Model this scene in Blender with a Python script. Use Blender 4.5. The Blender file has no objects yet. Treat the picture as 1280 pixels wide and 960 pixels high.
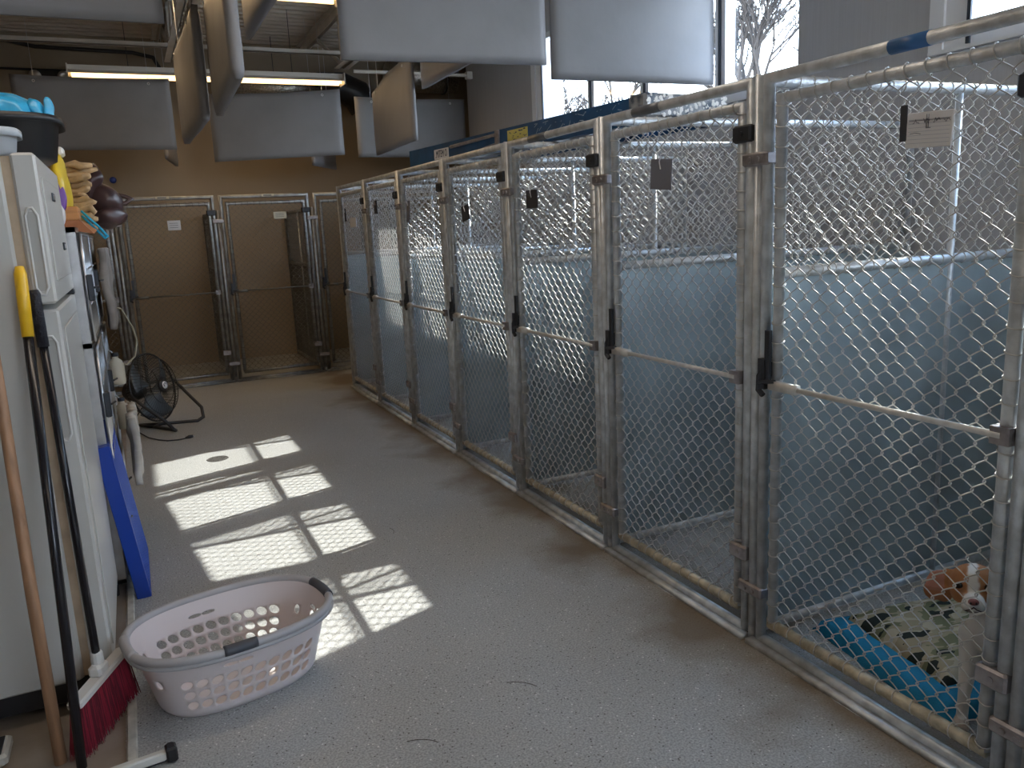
import bpy, math, random
from mathutils import Vector, Matrix, noise as mnoise
random.seed(7)
PI = math.pi
S = bpy.context.scene
C = S.collection

# ------------------------------------------------------------------ camera
cy, sy = math.cos(.4327), math.sin(.4327)
cp, sp = math.cos(.1959), math.sin(.1959)
fw = Vector((sy*cp, cy*cp, -sp)); r0 = Vector((cy, -sy, 0)); u0 = r0.cross(fw)
rr = r0*math.cos(-.0462) + u0*math.sin(-.0462); uu = rr.cross(fw)
cam = bpy.data.objects.new('camera', bpy.data.cameras.new('camera')); C.objects.link(cam)
M = Matrix((rr, uu, -fw)).transposed().to_4x4(); M.translation = (0, 0, 1.425)
cam.matrix_world = M
cam.data.sensor_width = 36; cam.data.lens = 1004.4/1280*36; cam.data.clip_start = .02
S.camera = cam

# ------------------------------------------------------------------ light and exposure
vs = S.view_settings
vs.view_transform = 'Standard'; vs.look = 'None'; vs.gamma = 1; vs.use_curve_mapping = False
vs.exposure = 0.38
W = bpy.data.worlds.new('sky'); S.world = W; W.use_nodes = True
nt = W.node_tree; nt.nodes.clear()
wo = nt.nodes.new('ShaderNodeOutputWorld'); bg = nt.nodes.new('ShaderNodeBackground')
tc = nt.nodes.new('ShaderNodeTexCoord'); sx = nt.nodes.new('ShaderNodeSeparateXYZ'); cr = nt.nodes.new('ShaderNodeValToRGB')
nt.links.new(tc.outputs['Generated'], sx.inputs[0]); nt.links.new(sx.outputs[2], cr.inputs[0])
cr.color_ramp.elements[0].position = 0.0; cr.color_ramp.elements[0].color = (.95, .97, 1, 1)
cr.color_ramp.elements[1].position = .7; cr.color_ramp.elements[1].color = (.42, .66, 1, 1)
nt.links.new(cr.outputs[0], bg.inputs[0]); bg.inputs[1].default_value = 9.5
nt.links.new(bg.outputs[0], wo.inputs[0])
SUN_ELEV = math.radians(37.1)
sd = Vector((math.cos(SUN_ELEV)*.945, math.cos(SUN_ELEV)*.326, math.sin(SUN_ELEV)))
sl = bpy.data.lights.new('sun', 'SUN'); sl.energy = 13; sl.angle = math.radians(.5); sl.color = (1, .93, .82)
so = bpy.data.objects.new('sun', sl); C.objects.link(so)
so.rotation_euler = sd.to_track_quat('Z', 'Y').to_euler(); so.location = (8, 6, 8)

# ------------------------------------------------------------------ helpers
def mat(name, col, rough=.5, metal=0, var=0, vscale=6, bump=0, bscale=60, emit=0, stretch=None, col2=None, spec=None):
    m = bpy.data.materials.new(name); m.use_nodes = True
    n = m.node_tree.nodes; l = m.node_tree.links; b = n['Principled BSDF']
    b.inputs['Base Color'].default_value = (*col, 1); b.inputs['Roughness'].default_value = rough
    b.inputs['Metallic'].default_value = metal
    if spec is not None: b.inputs['Specular IOR Level'].default_value = spec
    if emit:
        b.inputs['Emission Color'].default_value = (*col, 1); b.inputs['Emission Strength'].default_value = emit
    if var or bump or col2:
        t = n.new('ShaderNodeTexCoord'); src = t.outputs['Object']
        if stretch:
            mp = n.new('ShaderNodeMapping'); mp.inputs['Scale'].default_value = stretch
            l.new(src, mp.inputs[0]); src = mp.outputs[0]
        if var or col2:
            ns = n.new('ShaderNodeTexNoise'); ns.inputs['Scale'].default_value = vscale; ns.inputs['Detail'].default_value = 6
            l.new(src, ns.inputs['Vector'])
            rp = n.new('ShaderNodeValToRGB'); l.new(ns.outputs['Fac'], rp.inputs[0])
            c2 = col2 or tuple(min(1, c*(1+var)) for c in col); c1 = col if col2 else tuple(c*(1-var) for c in col)
            rp.color_ramp.elements[0].position = .35; rp.color_ramp.elements[1].position = .65
            rp.color_ramp.elements[0].color = (*c1, 1); rp.color_ramp.elements[1].color = (*c2, 1)
            l.new(rp.outputs[0], b.inputs['Base Color'])
        if bump:
            nb = n.new('ShaderNodeTexNoise'); nb.inputs['Scale'].default_value = bscale; nb.inputs['Detail'].default_value = 4
            l.new(src, nb.inputs['Vector'])
            bp = n.new('ShaderNodeBump'); bp.inputs['Strength'].default_value = bump; bp.inputs['Distance'].default_value = .01
            l.new(nb.outputs['Fac'], bp.inputs['Height']); l.new(bp.outputs[0], b.inputs['Normal'])
    return m

class MB:
    def __init__(s): s.v = []; s.f = []
    def add(s, v, f):
        o = len(s.v); s.v += [tuple(p) for p in v]; s.f += [tuple(i+o for i in q) for q in f]; return s
    def box(s, x0, x1, y0, y1, z0, z1, Mx=None):
        v = [Vector(p) for p in ((x0,y0,z0),(x1,y0,z0),(x1,y1,z0),(x0,y1,z0),(x0,y0,z1),(x1,y0,z1),(x1,y1,z1),(x0,y1,z1))]
        if Mx: v = [Mx @ p for p in v]
        return s.add(v, [(0,3,2,1),(4,5,6,7),(0,1,5,4),(1,2,6,5),(2,3,7,6),(3,0,4,7)])
    def rbox(s, x0, x1, y0, y1, z0, z1, b=.01, Mx=None):
        """box with chamfered edges"""
        v = []
        for z, i in ((z0, b), (z0+b, 0), (z1-b, 0), (z1, b)):
            X0, X1, Y0, Y1 = x0+i, x1-i, y0+i, y1-i
            v += [(X0+b,Y0,z),(X1-b,Y0,z),(X1,Y0+b,z),(X1,Y1-b,z),(X1-b,Y1,z),(X0+b,Y1,z),(X0,Y1-b,z),(X0,Y0+b,z)]
        v = [Vector(p) for p in v]
        if Mx: v = [Mx @ p for p in v]
        f = [tuple(range(7, -1, -1)), tuple(range(24, 32))]
        for k in range(3):
            for i in range(8):
                j = (i+1) % 8; f.append((k*8+i, k*8+j, (k+1)*8+j, (k+1)*8+i))
        return s.add(v, f)
    def tube(s, pts, r, n=10, closed=False, cap=True):
        P = [Vector(p) for p in pts]; N = len(P)
        R = r if isinstance(r, (list, tuple)) else [r]*N
        segs = []
        for i in range(N if closed else N-1):
            d = P[(i+1) % N]-P[i]; segs.append(d.normalized() if d.length > 1e-9 else (segs[-1] if segs else Vector((0,0,1))))
        v = []; tin = segs[0] if not closed else segs[-1]
        X = Vector((0,0,1)) if abs(tin.z) < .9 else Vector((0,1,0))
        X = (X-tin*X.dot(tin)).normalized()
        for i in range(N):
            tout = segs[i] if (closed or i < N-1) else tin
            if i == 0 and not closed: tin = tout
            Y = tin.cross(X); t = tin+tout
            t = t.normalized() if t.length > 1e-6 else tout
            c = max(.4, tin.dot(t))
            for k in range(n):
                a_ = 2*PI*k/n; d = X*math.cos(a_)+Y*math.sin(a_)
                v.append(P[i]+(d-tin*(d.dot(t)/c))*R[i])
            if (tout-tin).length > 1e-6: X = tin.rotation_difference(tout) @ X
            X = (X-tout*X.dot(tout)).normalized(); tin = tout
        f = []
        for i in range(N if closed else N-1):
            for k in range(n):
                a_, b_ = i*n, ((i+1) % N)*n
                f.append((a_+k, a_+(k+1) % n, b_+(k+1) % n, b_+k))
        if cap and not closed:
            f.append(tuple(range(n-1, -1, -1))); f.append(tuple(range((N-1)*n, N*n)))
        return s.add(v, f)
    def ring(s, c, ax, R, r, n=14, m=5, tilt=None):
        c = Vector(c); ax = Vector(ax).normalized(); x = ax.orthogonal().normalized(); y = ax.cross(x)
        return s.tube([c+x*R*math.cos(2*PI*i/n)+y*R*math.sin(2*PI*i/n) for i in range(n)], r, m, closed=True)
    def lathe(s, prof, c=(0,0,0), ax=(0,0,1), n=24):
        c = Vector(c); q = Vector((0,0,1)).rotation_difference(Vector(ax).normalized())
        v = []; f = []
        for r, h in prof:
            for k in range(n): v.append(c + q @ Vector((r*math.cos(2*PI*k/n), r*math.sin(2*PI*k/n), h)))
        for i in range(len(prof)-1):
            for k in range(n): f.append((i*n+k, i*n+(k+1) % n, (i+1)*n+(k+1) % n, (i+1)*n+k))
        if prof[0][0] > 1e-6: f.append(tuple(range(n-1, -1, -1)))
        if prof[-1][0] > 1e-6: f.append(tuple(range((len(prof)-1)*n, len(prof)*n)))
        return s.add(v, f)
    def ell(s, c, r, n=16, m=10, Mx=None):
        v = []; f = []
        for i in range(m+1):
            a = PI*i/m
            for k in range(n):
                b = 2*PI*k/n; p = Vector((r[0]*math.sin(a)*math.cos(b), r[1]*math.sin(a)*math.sin(b), r[2]*math.cos(a)))
                if Mx: p = Mx @ p
                v.append(Vector(c)+p)
        for i in range(m):
            for k in range(n): f.append((i*n+k, (i+1)*n+k, (i+1)*n+(k+1) % n, i*n+(k+1) % n))
        return s.add(v, f)
    def build(s, name, m, parent=None, smooth=False, loc=None):
        me = bpy.data.meshes.new(name); me.from_pydata(s.v, [], s.f); me.update()
        if m: me.materials.append(m)
        if smooth:
            for p in me.polygons: p.use_smooth = True
        o = bpy.data.objects.new(name, me); C.objects.link(o)
        if parent: o.parent = parent
        if loc: o.location = loc
        return o

def tag(o, label, cat, group=None, kind=None):
    o['label'] = label; o['category'] = cat
    if group: o['group'] = group
    if kind: o['kind'] = kind
    return o
def thing(name, label, cat, loc=(0,0,0), rz=0, group=None):
    o = bpy.data.objects.new(name, None); C.objects.link(o); o.empty_display_size = .1
    o.location = loc; o.rotation_euler = (0, 0, rz); return tag(o, label, cat, group)
def struct(o): o['kind'] = 'structure'; return o
def kids(o): return [c for c in C.objects if c.parent == o]
def copy_tree(o, parent=None):
    c = o.copy(); C.objects.link(c); c.parent = parent
    for ch in kids(o): copy_tree(ch, c)
    return c
def mod(o, t, **k):
    m = o.modifiers.new(t.lower(), t)
    for a, b in k.items(): setattr(m, a, b)
    return m

# ------------------------------------------------------------------ materials
GALV = mat('galvanized_pipe', (.58,.61,.64), .4, .55, var=.18, vscale=22, bump=.15, bscale=120)
WIRE = mat('galvanized_wire', (.56,.55,.53), .4, .35, var=.1, vscale=30)
SHEET = mat('galvanized_sheet', (.34,.41,.44), .5, .35, var=.16, vscale=3, bump=.05, bscale=20)
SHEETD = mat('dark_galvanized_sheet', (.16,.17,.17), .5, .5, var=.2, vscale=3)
DIRTY = mat('grimy_gate_rail', (.50,.45,.35), .55, .45, var=.25, vscale=25, bump=.2, bscale=90)
DARKM = mat('dark_steel', (.05,.055,.065), .45, .6)
CLAMP = mat('clamp_steel', (.34,.32,.33), .45, .8, var=.2, vscale=30)
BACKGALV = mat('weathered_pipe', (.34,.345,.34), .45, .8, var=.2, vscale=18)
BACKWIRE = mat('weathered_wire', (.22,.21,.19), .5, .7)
TANWALL = mat('tan_painted_block', (.34,.275,.20), .75, var=.05, vscale=1.5, bump=.05, bscale=40)
GREYWALL = mat('grey_wall_panel', (.47,.47,.49), .6, var=.035, vscale=12, stretch=(8,8,.25), bump=.04, bscale=60)
WHITE = mat('white_window_vinyl', (.82,.83,.86), .4)
DARKG = mat('dark_gasket', (.03,.04,.06), .5)
BAFF = mat('grey_baffle_vinyl', (.22,.22,.235), .52, var=.06, vscale=3, bump=.25, bscale=7)
DECK = mat('painted_roof_deck', (.68,.60,.50), .6, var=.06, vscale=3)
JOIST = mat('painted_joist_steel', (.66,.61,.55), .55, var=.08, vscale=6)
FRIDGE = mat('white_enamel', (.55,.535,.50), .33, var=.04, vscale=3)
GASK = mat('aged_fridge_gasket', (.52,.40,.28), .6, var=.15, vscale=12)
BLACKP = mat('black_plastic', (.018,.019,.022), .38)
GREYP = mat('grey_plastic', (.45,.49,.53), .5)
BLUEF = mat('blue_fibreglass', (.012,.075,.19), .38, var=.2, vscale=10)
PAPER = mat('white_paper', (.72,.72,.74), .8)
INK = mat('dark_ink', (.08,.09,.13), .8)
STEEL = mat('brushed_stainless', (.55,.55,.56), .28, .95, var=.1, vscale=14, bump=.05)

def floor_mat():
    m = bpy.data.materials.new('speckled_epoxy_floor'); m.use_nodes = True
    n = m.node_tree.nodes; l = m.node_tree.links; b = n['Principled BSDF']
    t = n.new('ShaderNodeTexCoord'); O = t.outputs['Object']
    def nz(sc, det=4):
        q = n.new('ShaderNodeTexNoise'); q.inputs['Scale'].default_value = sc; q.inputs['Detail'].default_value = det
        l.new(O, q.inputs['Vector']); return q.outputs['Fac']
    def ramp(src, p0, c0, p1, c1):
        q = n.new('ShaderNodeValToRGB'); l.new(src, q.inputs[0])
        q.color_ramp.elements[0].position = p0; q.color_ramp.elements[0].color = (*c0, 1)
        q.color_ramp.elements[1].position = p1; q.color_ramp.elements[1].color = (*c1, 1); return q.outputs[0]
    def mix(f, a, c, mode='MIX'):
        q = n.new('ShaderNodeMix'); q.data_type = 'RGBA'; q.blend_type = mode
        if isinstance(f, float): q.inputs[0].default_value = f
        else: l.new(f, q.inputs[0])
        for s_, v in ((6, a), (7, c)):
            if isinstance(v, tuple): q.inputs[s_].default_value = (*v, 1)
            else: l.new(v, q.inputs[s_])
        return q.outputs[2]
    base = ramp(nz(1.3), .3, (.37,.375,.37), .7, (.43,.435,.43))
    grain = ramp(nz(160, 2), .38, (.72,.72,.72), .62, (1.15,1.15,1.15))
    c = mix(1.0, base, grain, 'MULTIPLY')
    vo = n.new('ShaderNodeTexVoronoi'); vo.inputs['Scale'].default_value = 95; l.new(O, vo.inputs['Vector'])
    sel = n.new('ShaderNodeTexWhiteNoise'); l.new(vo.outputs['Color'], sel.inputs['Vector'])
    def mth(op, a, bb):
        q = n.new('ShaderNodeMath'); q.operation = op
        for i, v in enumerate((a, bb)):
            if isinstance(v, float): q.inputs[i].default_value = v
            else: l.new(v, q.inputs[i])
        return q.outputs[0]
    near = mth('LESS_THAN', vo.outputs['Distance'], .26)
    dk = mth('MULTIPLY', near, mth('GREATER_THAN', sel.outputs['Value'], .86))
    lt = mth('MULTIPLY', near, mth('LESS_THAN', sel.outputs['Value'], .09))
    c = mix(dk, c, (.10,.09,.085)); c = mix(lt, c, (.72,.72,.70))
    # brown grime along the kennel curb (x about 1.4 .. 1.75) broken up by noise
    sp_ = n.new('ShaderNodeSeparateXYZ'); l.new(O, sp_.inputs[0])
    d = mth('SUBTRACT', 1.75, sp_.outputs[0]); d = mth('ABSOLUTE', d, 0.0)
    d = mth('ADD', d, mth('MULTIPLY', mth('SUBTRACT', .52, nz(2.6)), 1.0))
    g = ramp(d, .05, (.85,.85,.85), .30, (0,0,0))
    c = mix(g, c, (.17,.125,.08))
    # bare brown concrete strip left of the coating edge
    e = ramp(sp_.outputs[0], 0, (1,1,1), .001, (0,0,0))
    e2 = mth('LESS_THAN', mth('ADD', sp_.outputs[0], mth('MULTIPLY', nz(30), .012)), -.175)
    c2 = ramp(nz(5), .3, (.22,.18,.145), .7, (.33,.28,.235))
    c = mix(e2, c, c2)
    l.new(c, b.inputs['Base Color']); b.inputs['Roughness'].default_value = .42
    bp = n.new('ShaderNodeBump'); bp.inputs['Strength'].default_value = .12; bp.inputs['Distance'].default_value = .004
    l.new(nz(140, 3), bp.inputs['Height']); l.new(bp.outputs[0], b.inputs['Normal'])
    return m
FLOOR = floor_mat()

def glass_mat():
    m = bpy.data.materials.new('window_glass'); m.use_nodes = True
    n = m.node_tree.nodes; l = m.node_tree.links; n.clear()
    o = n.new('ShaderNodeOutputMaterial'); mx = n.new('ShaderNodeMixShader'); t = n.new('ShaderNodeBsdfTransparent')
    g = n.new('ShaderNodeBsdfGlossy'); g.inputs['Roughness'].default_value = .02
    t.inputs[0].default_value = (.95,.98,1,1); mx.inputs[0].default_value = .06
    l.new(t.outputs[0], mx.inputs[1]); l.new(g.outputs[0], mx.inputs[2]); l.new(mx.outputs[0], o.inputs[0]); return m
GLASS = glass_mat()

# ------------------------------------------------------------------ room shell
RX = 3.6           # inner face of the window wall
YB = 9.95          # back wall
ZD = 3.56          # underside of roof deck
struct(MB().box(-3.2, 5.2, -4.2, 10.2, -.12, 0).build('floor', FLOOR))
struct(MB().box(-3.2, 5.2, YB, YB+.2, 0, 3.9).build('wall_back', TANWALL))
struct(MB().box(-3.0, -2.8, -4.0, YB, 0, 3.9).build('wall_left', TANWALL))
wf = MB(); wf.box(-3.0, RX, -4.2, -4.0, 0, 1.4); wf.box(-3.0, RX, -4.2, -4.0, 3.0, 3.9)
for a, b in ((-3.0,1.2),(3.2,RX)): wf.box(a, b, -4.2, -4.0, 1.4, 3.0)
struct(wf.build('wall_front', GREYWALL))
for i, (a, b) in enumerate(((1.2,3.2),)):  # unseen window added behind the camera for cool fill light
    f = MB()
    for z in (1.4, 2.95): f.box(a, b, -4.12, -4.05, z, z+.05)
    for x in (a, (a+b)/2-.025, b-.05): f.box(x, x+.05, -4.12, -4.05, 1.4, 3.0)
    w = struct(f.build('window_%d' % (i+4), WHITE)); MB().box(a+.02, b-.02, -4.09, -4.085, 1.42, 2.98).build('glass', GLASS, w)
WZ0, WZ1 = 2.135, 3.09
WINS = [(3.69, 7.03, (4.375, 5.225, 5.995)), (-.47, 2.83, (.4, 1.2, 1.95)), (-3.7, -1.45, (-2.95, -2.2))]
wr = MB()
wr.box(RX, RX+.25, -4.2, 8.62, 0, WZ0); wr.box(RX, RX+.25, -4.2, 8.62, WZ1, 3.9)
edges = [-4.2]
for a, b, _ in sorted(WINS): edges += [a, b]
edges.append(8.62)
for i in range(0, len(edges), 2): wr.box(RX, RX+.25, edges[i], edges[i+1], WZ0, WZ1)
wr.box(RX+.25, 4.5, 8.42, 8.62, 0, 3.9); wr.box(4.5, 4.7, 8.42, YB+.2, 0, 3.9)
struct(wr.build('wall_right', GREYWALL))
for i, (a, b, mu) in enumerate(WINS):
    f = MB()
    fx0, fx1 = RX+.005, RX+.085
    f.box(fx0+.004, fx1-.004, a, b, WZ0+.001, WZ0+.05); f.box(fx0+.004, fx1-.004, a, b, WZ1-.05, WZ1-.001)
    f.box(fx0, fx1, b-.20, b-.001, WZ0+.004, WZ1-.002)
    for y in mu: f.box(fx0, fx1, y-.05, y+.05, WZ0+.004, WZ1-.002)
    f.box(RX-.02, RX-.001, a, b, WZ0-.012, WZ0+.003)                # thin sill board
    f.box(RX-.012, RX+.004, b-.07, b+.005, WZ0+.004, WZ1)                # raised white casing
    w = struct(f.build('window_%d' % (i+1), WHITE))
    g = MB()
    for y in list(mu)+[b-.19]: g.box(fx0-.012, fx0, y-.012, y+.006, WZ0+.01, WZ1-.01)
    g.build('gasket', DARKG, w)
    MB().box(fx0+.05, fx0+.056, a+.02, b-.02, WZ0+.02, WZ1-.02).build('glass', GLASS, w)
# curb strip where the floor coating ends
struct(MB().rbox(-.178, -.150, 1.0, 3.6, -.01, .012, .004).build('trim_1', mat('coating_edge', (.5,.49,.44), .6, var=.2, vscale=20)))

# corrugated roof deck, ribs running across the room
dk = MB(); y = -4.2; prof = []
while y < 10.1:
    prof += [(y, ZD), (y+.055, ZD), (y+.075, ZD+.06), (y+.13, ZD+.06)]; y += .15
vv = []
for yy, zz in prof: vv += [(-3.2, yy, zz), (RX+.25 if yy < 8.42 else 4.7, yy, zz)]
dk.add(vv, [(2*i, 2*i+1, 2*i+3, 2*i+2) for i in range(len(prof)-1)])
dk.box(-3.2, RX+.25, -4.2, 8.42, ZD+.075, ZD+.2); dk.box(-3.2, 4.7, 8.42, 10.2, ZD+.075, ZD+.2)
struct(dk.build('ceiling', DECK))

# ------------------------------------------------------------------ open web joists
def joist(x, label):
    t = thing('roof_joist', label, 'joist', (x, 0, 0), 0, 'open web joists under the roof deck')
    c = MB()
    for s in (-1, 1):
        c.box(s*.018, s*.078, -4.0, 9.94, 3.545, 3.556); c.box(s*.018, s*.026, -4.0, 9.94, 3.47, 3.556)
    c.build('top_chord', JOIST, t)
    b = MB()
    for s in (-1, 1):
        b.box(s*.018, s*.073, -4.0, 8.25, 3.0, 3.008); b.box(s*.018, s*.026, -4.0, 8.25, 3.0, 3.06)
    b.build('bottom_chord', JOIST, t)
    w = MB(); y = 8.2; k = 0
    while y > -3.6:
        w.tube([(0, y, 3.03), (0, y-.42, 3.51)], .014, 6); w.tube([(0, y-.42, 3.51), (0, y-.84, 3.03)], .014, 6)
        if k % 2 == 0: w.box(-.014, .014, y-.02, y+.02, 3.03, 3.5)
        y -= .84; k += 1
    w.tube([(0, 8.2, 3.03), (0, 9.3, 3.52)], .02, 6)
    w.build('web', JOIST, t); return t
joist(-.98, 'painted open web roof joist, leftmost of the three, above the long light')
joist(.58, 'painted open web roof joist coming down between the narrow edge-on baffles')
joist(2.12, 'painted open web roof joist above the right end of the long light fixture')
br = MB()
br.box(-2.8, 2.08, 8.0, 8.035, 3.075, 3.083); br.box(-2.8, 2.08, 8.0, 8.006, 3.075, 3.115)
tag(br.build('bridging_angle', JOIST), 'thin horizontal steel angle tying the roof joists together', 'steel angle')
br = MB().tube([(2.2, 8.1, 2.955), (3.42, 8.1, 2.955)], .016, 8); br.box(3.38, 3.44, 8.07, 8.13, 2.92, 2.99)
tag(br.build('sprinkler_pipe', JOIST), 'thin pale pipe ending in a bracket near the far end of the grey wall', 'pipe')

# ------------------------------------------------------------------ strip lights
TUBE = mat('lit_fluorescent_tube', (1, .66, .30), .4, emit=2.6)
HOUS = mat('fixture_enamel', (.70,.66,.60), .45)
def strip(x0, x1, y, z, label, energy=7.5, color=(1, .72, .42)):
    L = x1-x0
    t = thing('strip_light', label, 'ceiling light', ((x0+x1)/2, y, z), 0, 'long strip lights hung under the joists')
    h = MB(); h.box(-L/2, L/2, -.035, .035, .02, .075)
    h.add([(-L/2,-.1,-.005),(L/2,-.1,-.005),(L/2,-.035,.03),(-L/2,-.035,.03),(-L/2,-.1,0),(L/2,-.1,0),(L/2,-.03,.036),(-L/2,-.03,.036)], [(0,1,2,3),(7,6,5,4),(0,4,5,1)])
    h.add([(-L/2,.1,-.005),(L/2,.1,-.005),(L/2,.035,.03),(-L/2,.035,.03),(-L/2,.1,0),(L/2,.1,0),(L/2,.03,.036),(-L/2,.03,.036)], [(3,2,1,0),(4,5,6,7),(1,5,4,0)])
    h.box(-L/2-.01, -L/2, -.1, .1, -.03, .075); h.box(L/2, L/2+.01, -.1, .1, -.03, .075)
    h.build('housing', HOUS, t)
    for s in (-1, 1):
        MB().tube([(-L/2+.02, s*.055, -.008), (L/2-.02, s*.055, -.008)], .016, 8).build('lamp_tube', TUBE, t, True)
    for s in (-.6, .6):
        MB().tube([(s*L/2, 0, .07), (s*L/2, 0, ZD-z)], .003, 5).build('hanging_wire', DARKM, t)
    la = bpy.data.lights.new('lamp_glow', 'AREA'); la.shape = 'RECTANGLE'; la.size = L-.1; la.size_y = .16
    la.energy = energy; la.color = color
    lo = bpy.data.objects.new('lamp_glow', la); C.objects.link(lo); lo.parent = t; lo.location = (0, 0, -.03)
    return t
strip(-.28, 2.16, 8.42, 2.905, 'lit long fluorescent strip light just above the two rear grey baffles')
strip(-.9, 1.52, 5.85, 3.0, 'lit strip light at the top edge, in front of the far one', 8)
strip(-.6, 1.8, 2.6, 3.0, 'added fill strip light overhead out of view, nearer the camera', 7, (1, .9, .8))  # unseen fixture added for fill light
strip(-.6, 1.8, -.6, 3.0, 'added fill strip light overhead behind the camera', 7, (1, .9, .8))  # second added fixture, fills the room from behind the camera

# ------------------------------------------------------------------ hanging baffles
GROM = mat('steel_grommet', (.7,.7,.72), .3, .9)
def baffle(p0, p1, z, label, h=.6, dz=0, th=.045, fold=None):
    p0 = Vector((*p0, 0)); p1 = Vector((*p1, 0)); d = p1-p0; L = d.length
    t = thing('acoustic_baffle', label, 'baffle', ((p0.x+p1.x)/2, (p0.y+p1.y)/2, z), math.atan2(d.y, d.x), 'grey acoustic baffles hung from the joists')
    nx, nz = 26, 14; m = MB(); v = []
    seed = random.random()*50
    for side in (-1, 1):
        for j in range(nz+1):
            for i in range(nx+1):
                u, w_ = i/nx, j/nz
                x = (u-.5)*L; zz = w_*h + dz*(u-.5)
                e = min(min(u, 1-u)*L, min(w_, 1-w_)*h)
                puff = th/2*(.55+.45*min(1, e/.04))
                # creases gathered around the two grommets
                c = 0
                for gx in (.14, .86):
                    dx = x-(gx-.5)*L; dzv = w_*h-(h-.045); rad = math.hypot(dx, dzv)
                    c += .006*math.sin(9*math.atan2(dzv, dx))*math.exp(-rad/.10)*min(1, rad/.03)
                c += .004*mnoise.noise(Vector((x*2.5+seed, zz*4, side)))
                sag = -.012*math.sin(PI*u)*w_
                if fold and w_ > .5: sag -= fold*(w_-.5)*2*max(0, (.45-u))*1.6
                v.append((x, side*(puff+c), zz+sag))
    f = []; N = (nx+1)*(nz+1)
    for j in range(nz):
        for i in range(nx):
            a = j*(nx+1)+i
            f.append((a, a+1, a+nx+2, a+nx+1)); f.append((N+a+nx+1, N+a+nx+2, N+a+1, N+a))
    for i in range(nx):
        f.append((i+1, i, N+i, N+i+1)); a = nz*(nx+1)+i; f.append((a, a+1, N+a+1, N+a))
    for j in range(nz):
        a = j*(nx+1); f.append((a, a+nx+1, N+a+nx+1, N+a)); a += nx; f.append((a+nx+1, a, N+a, N+a+nx+1))
    m.add(v, f); m.build('panel', BAFF, t, True)
    for g in (.14, .86):
        x = (g-.5)*L; zz = h-.045+dz*(g-.5)-.005
        if fold and g < .5: zz -= fold*.45
        gm = MB()
        for s in (-1, 1): gm.ring((x, s*(th/2+.004), zz), (0, 1, 0), .009, .0035, 12, 5)
        gm.build('grommet', GROM, t, True)
        MB().tube([(x, 0, zz+.02), (x, 0, 3.56-z)], .0018, 5).build('hanging_wire', GROM, t)
    return t
baffle((-.70,8.0), (.51,8.0), 2.215, 'wide dark grey baffle hanging behind the blue bags and black tub')
baffle((.83,8.12), (2.0,7.92), 2.135, 'flat grey baffle under the right half of the long lit fixture', dz=.04)
baffle((2.28,8.45), (3.48,8.45), 2.175, 'pale grey baffle hanging furthest back, above the left end of the ladder')
baffle((1.135,4.4), (2.345,4.4), 2.32, 'large grey baffle at the top centre, left of the pair', dz=.02)
baffle((2.385,4.4), (3.565,4.4), 2.253, 'large blue-grey baffle in front of the windows with radiating creases')
baffle((-.92,4.4), (.292,4.4), 2.44, 'grey baffle cut off by the top left corner of the photo', th=.05)
baffle((.49,4.95), (.463,6.2), 2.075, 'narrow dark baffle seen edge-on beside the wide dark grey baffle', th=.06)
baffle((.53,3.82), (.562,4.98), 2.10, 'brownish edge-on baffle hanging lowest and closest left of centre', th=.06)
baffle((2.07,7.05), (2.02,5.85), 2.065, 'grey baffle turned sideways with a sagging crumpled upper corner', fold=.12)
baffle((2.07,4.6), (2.10,5.85), 2.425, 'tan-lit baffle corner poking below the large top centre baffle')
baffle((.765,3.7), (.752,4.92), 2.5, 'thin pale tip of a baffle at the top edge beside the brownish one')
baffle((.445,8.62), (.585,9.5), 2.19, 'small dark baffle corner below the right end of the wide dark one')
baffle((1.84,8.62), (2.22,9.25), 2.115, 'brown baffle corner below the flat grey one under the light')

# ------------------------------------------------------------------ ducts, conduits on the back wall
FOIL = mat('foil_duct', (.62,.60,.56), .3, .9, var=.3, vscale=60, bump=.8, bscale=50)
t = thing('air_duct', 'silver foil duct with black elbow behind the far baffles', 'duct', (2.5, 9.6, 3.03))
MB().tube([(-1.2,0,.0),(-.3,0,0)], .085, 16).build('thin_duct', FOIL, t, True)
a = MB(); a.tube([(-.32,0,.02),(-.05,0,.02),(.12,0,-.05),(.2,0,-.2)], .17, 16); a.build('elbow', BLACKP, t, True)
MB().tube([(.5,0,.16),(1.35,0,.16)], .17, 20).build('wide_duct', FOIL, t, True)
MB().ring((1.2,0,.16), (1,0,0), .176, .012, 20, 6).build('strap', BLACKP, t, True)
for s in (-.8, .9): MB().tube([(s,0,.1),(s,0,.55)], .004, 5).build('hanger', DARKM, t)
cd = MB()
cd.tube([(-2.6,9.9,3.53),(-1.2,9.9,3.51),(-.85,9.9,3.47),(-.6,9.9,3.42),(.3,9.9,3.40),(.5,9.9,3.36),(.55,9.9,3.26),(.5,9.9,3.2),(.2,9.9,3.19)], .02, 8)
tag(cd.build('electrical_conduit', DARKM, None, True), 'dark curved conduit high on the tan back wall', 'conduit')
cd = MB().tube([(-2.6,9.92,3.22),(-.62,9.92,3.2)], .012, 8)
tag(cd.build('electrical_conduit', DARKM, None, True), 'straight dark conduit running left from the emergency light', 'conduit')
t = thing('emergency_light', 'twin-headed emergency light high on the tan back wall', 'emergency light', (-.5, 9.88, 3.12))
MB().rbox(-.16,.16,-.03,.05,-.05,.08,.01).build('housing', DARKM, t)
for s in (-1, 1):
    MB().lathe([(.02,0),(.055,.04),(.06,.06),(.0,.05)], (s*.11,-.05,.02), (s*.3,-.8,-.4), 16).build('lamp_head', GROM, t, True)
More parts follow.
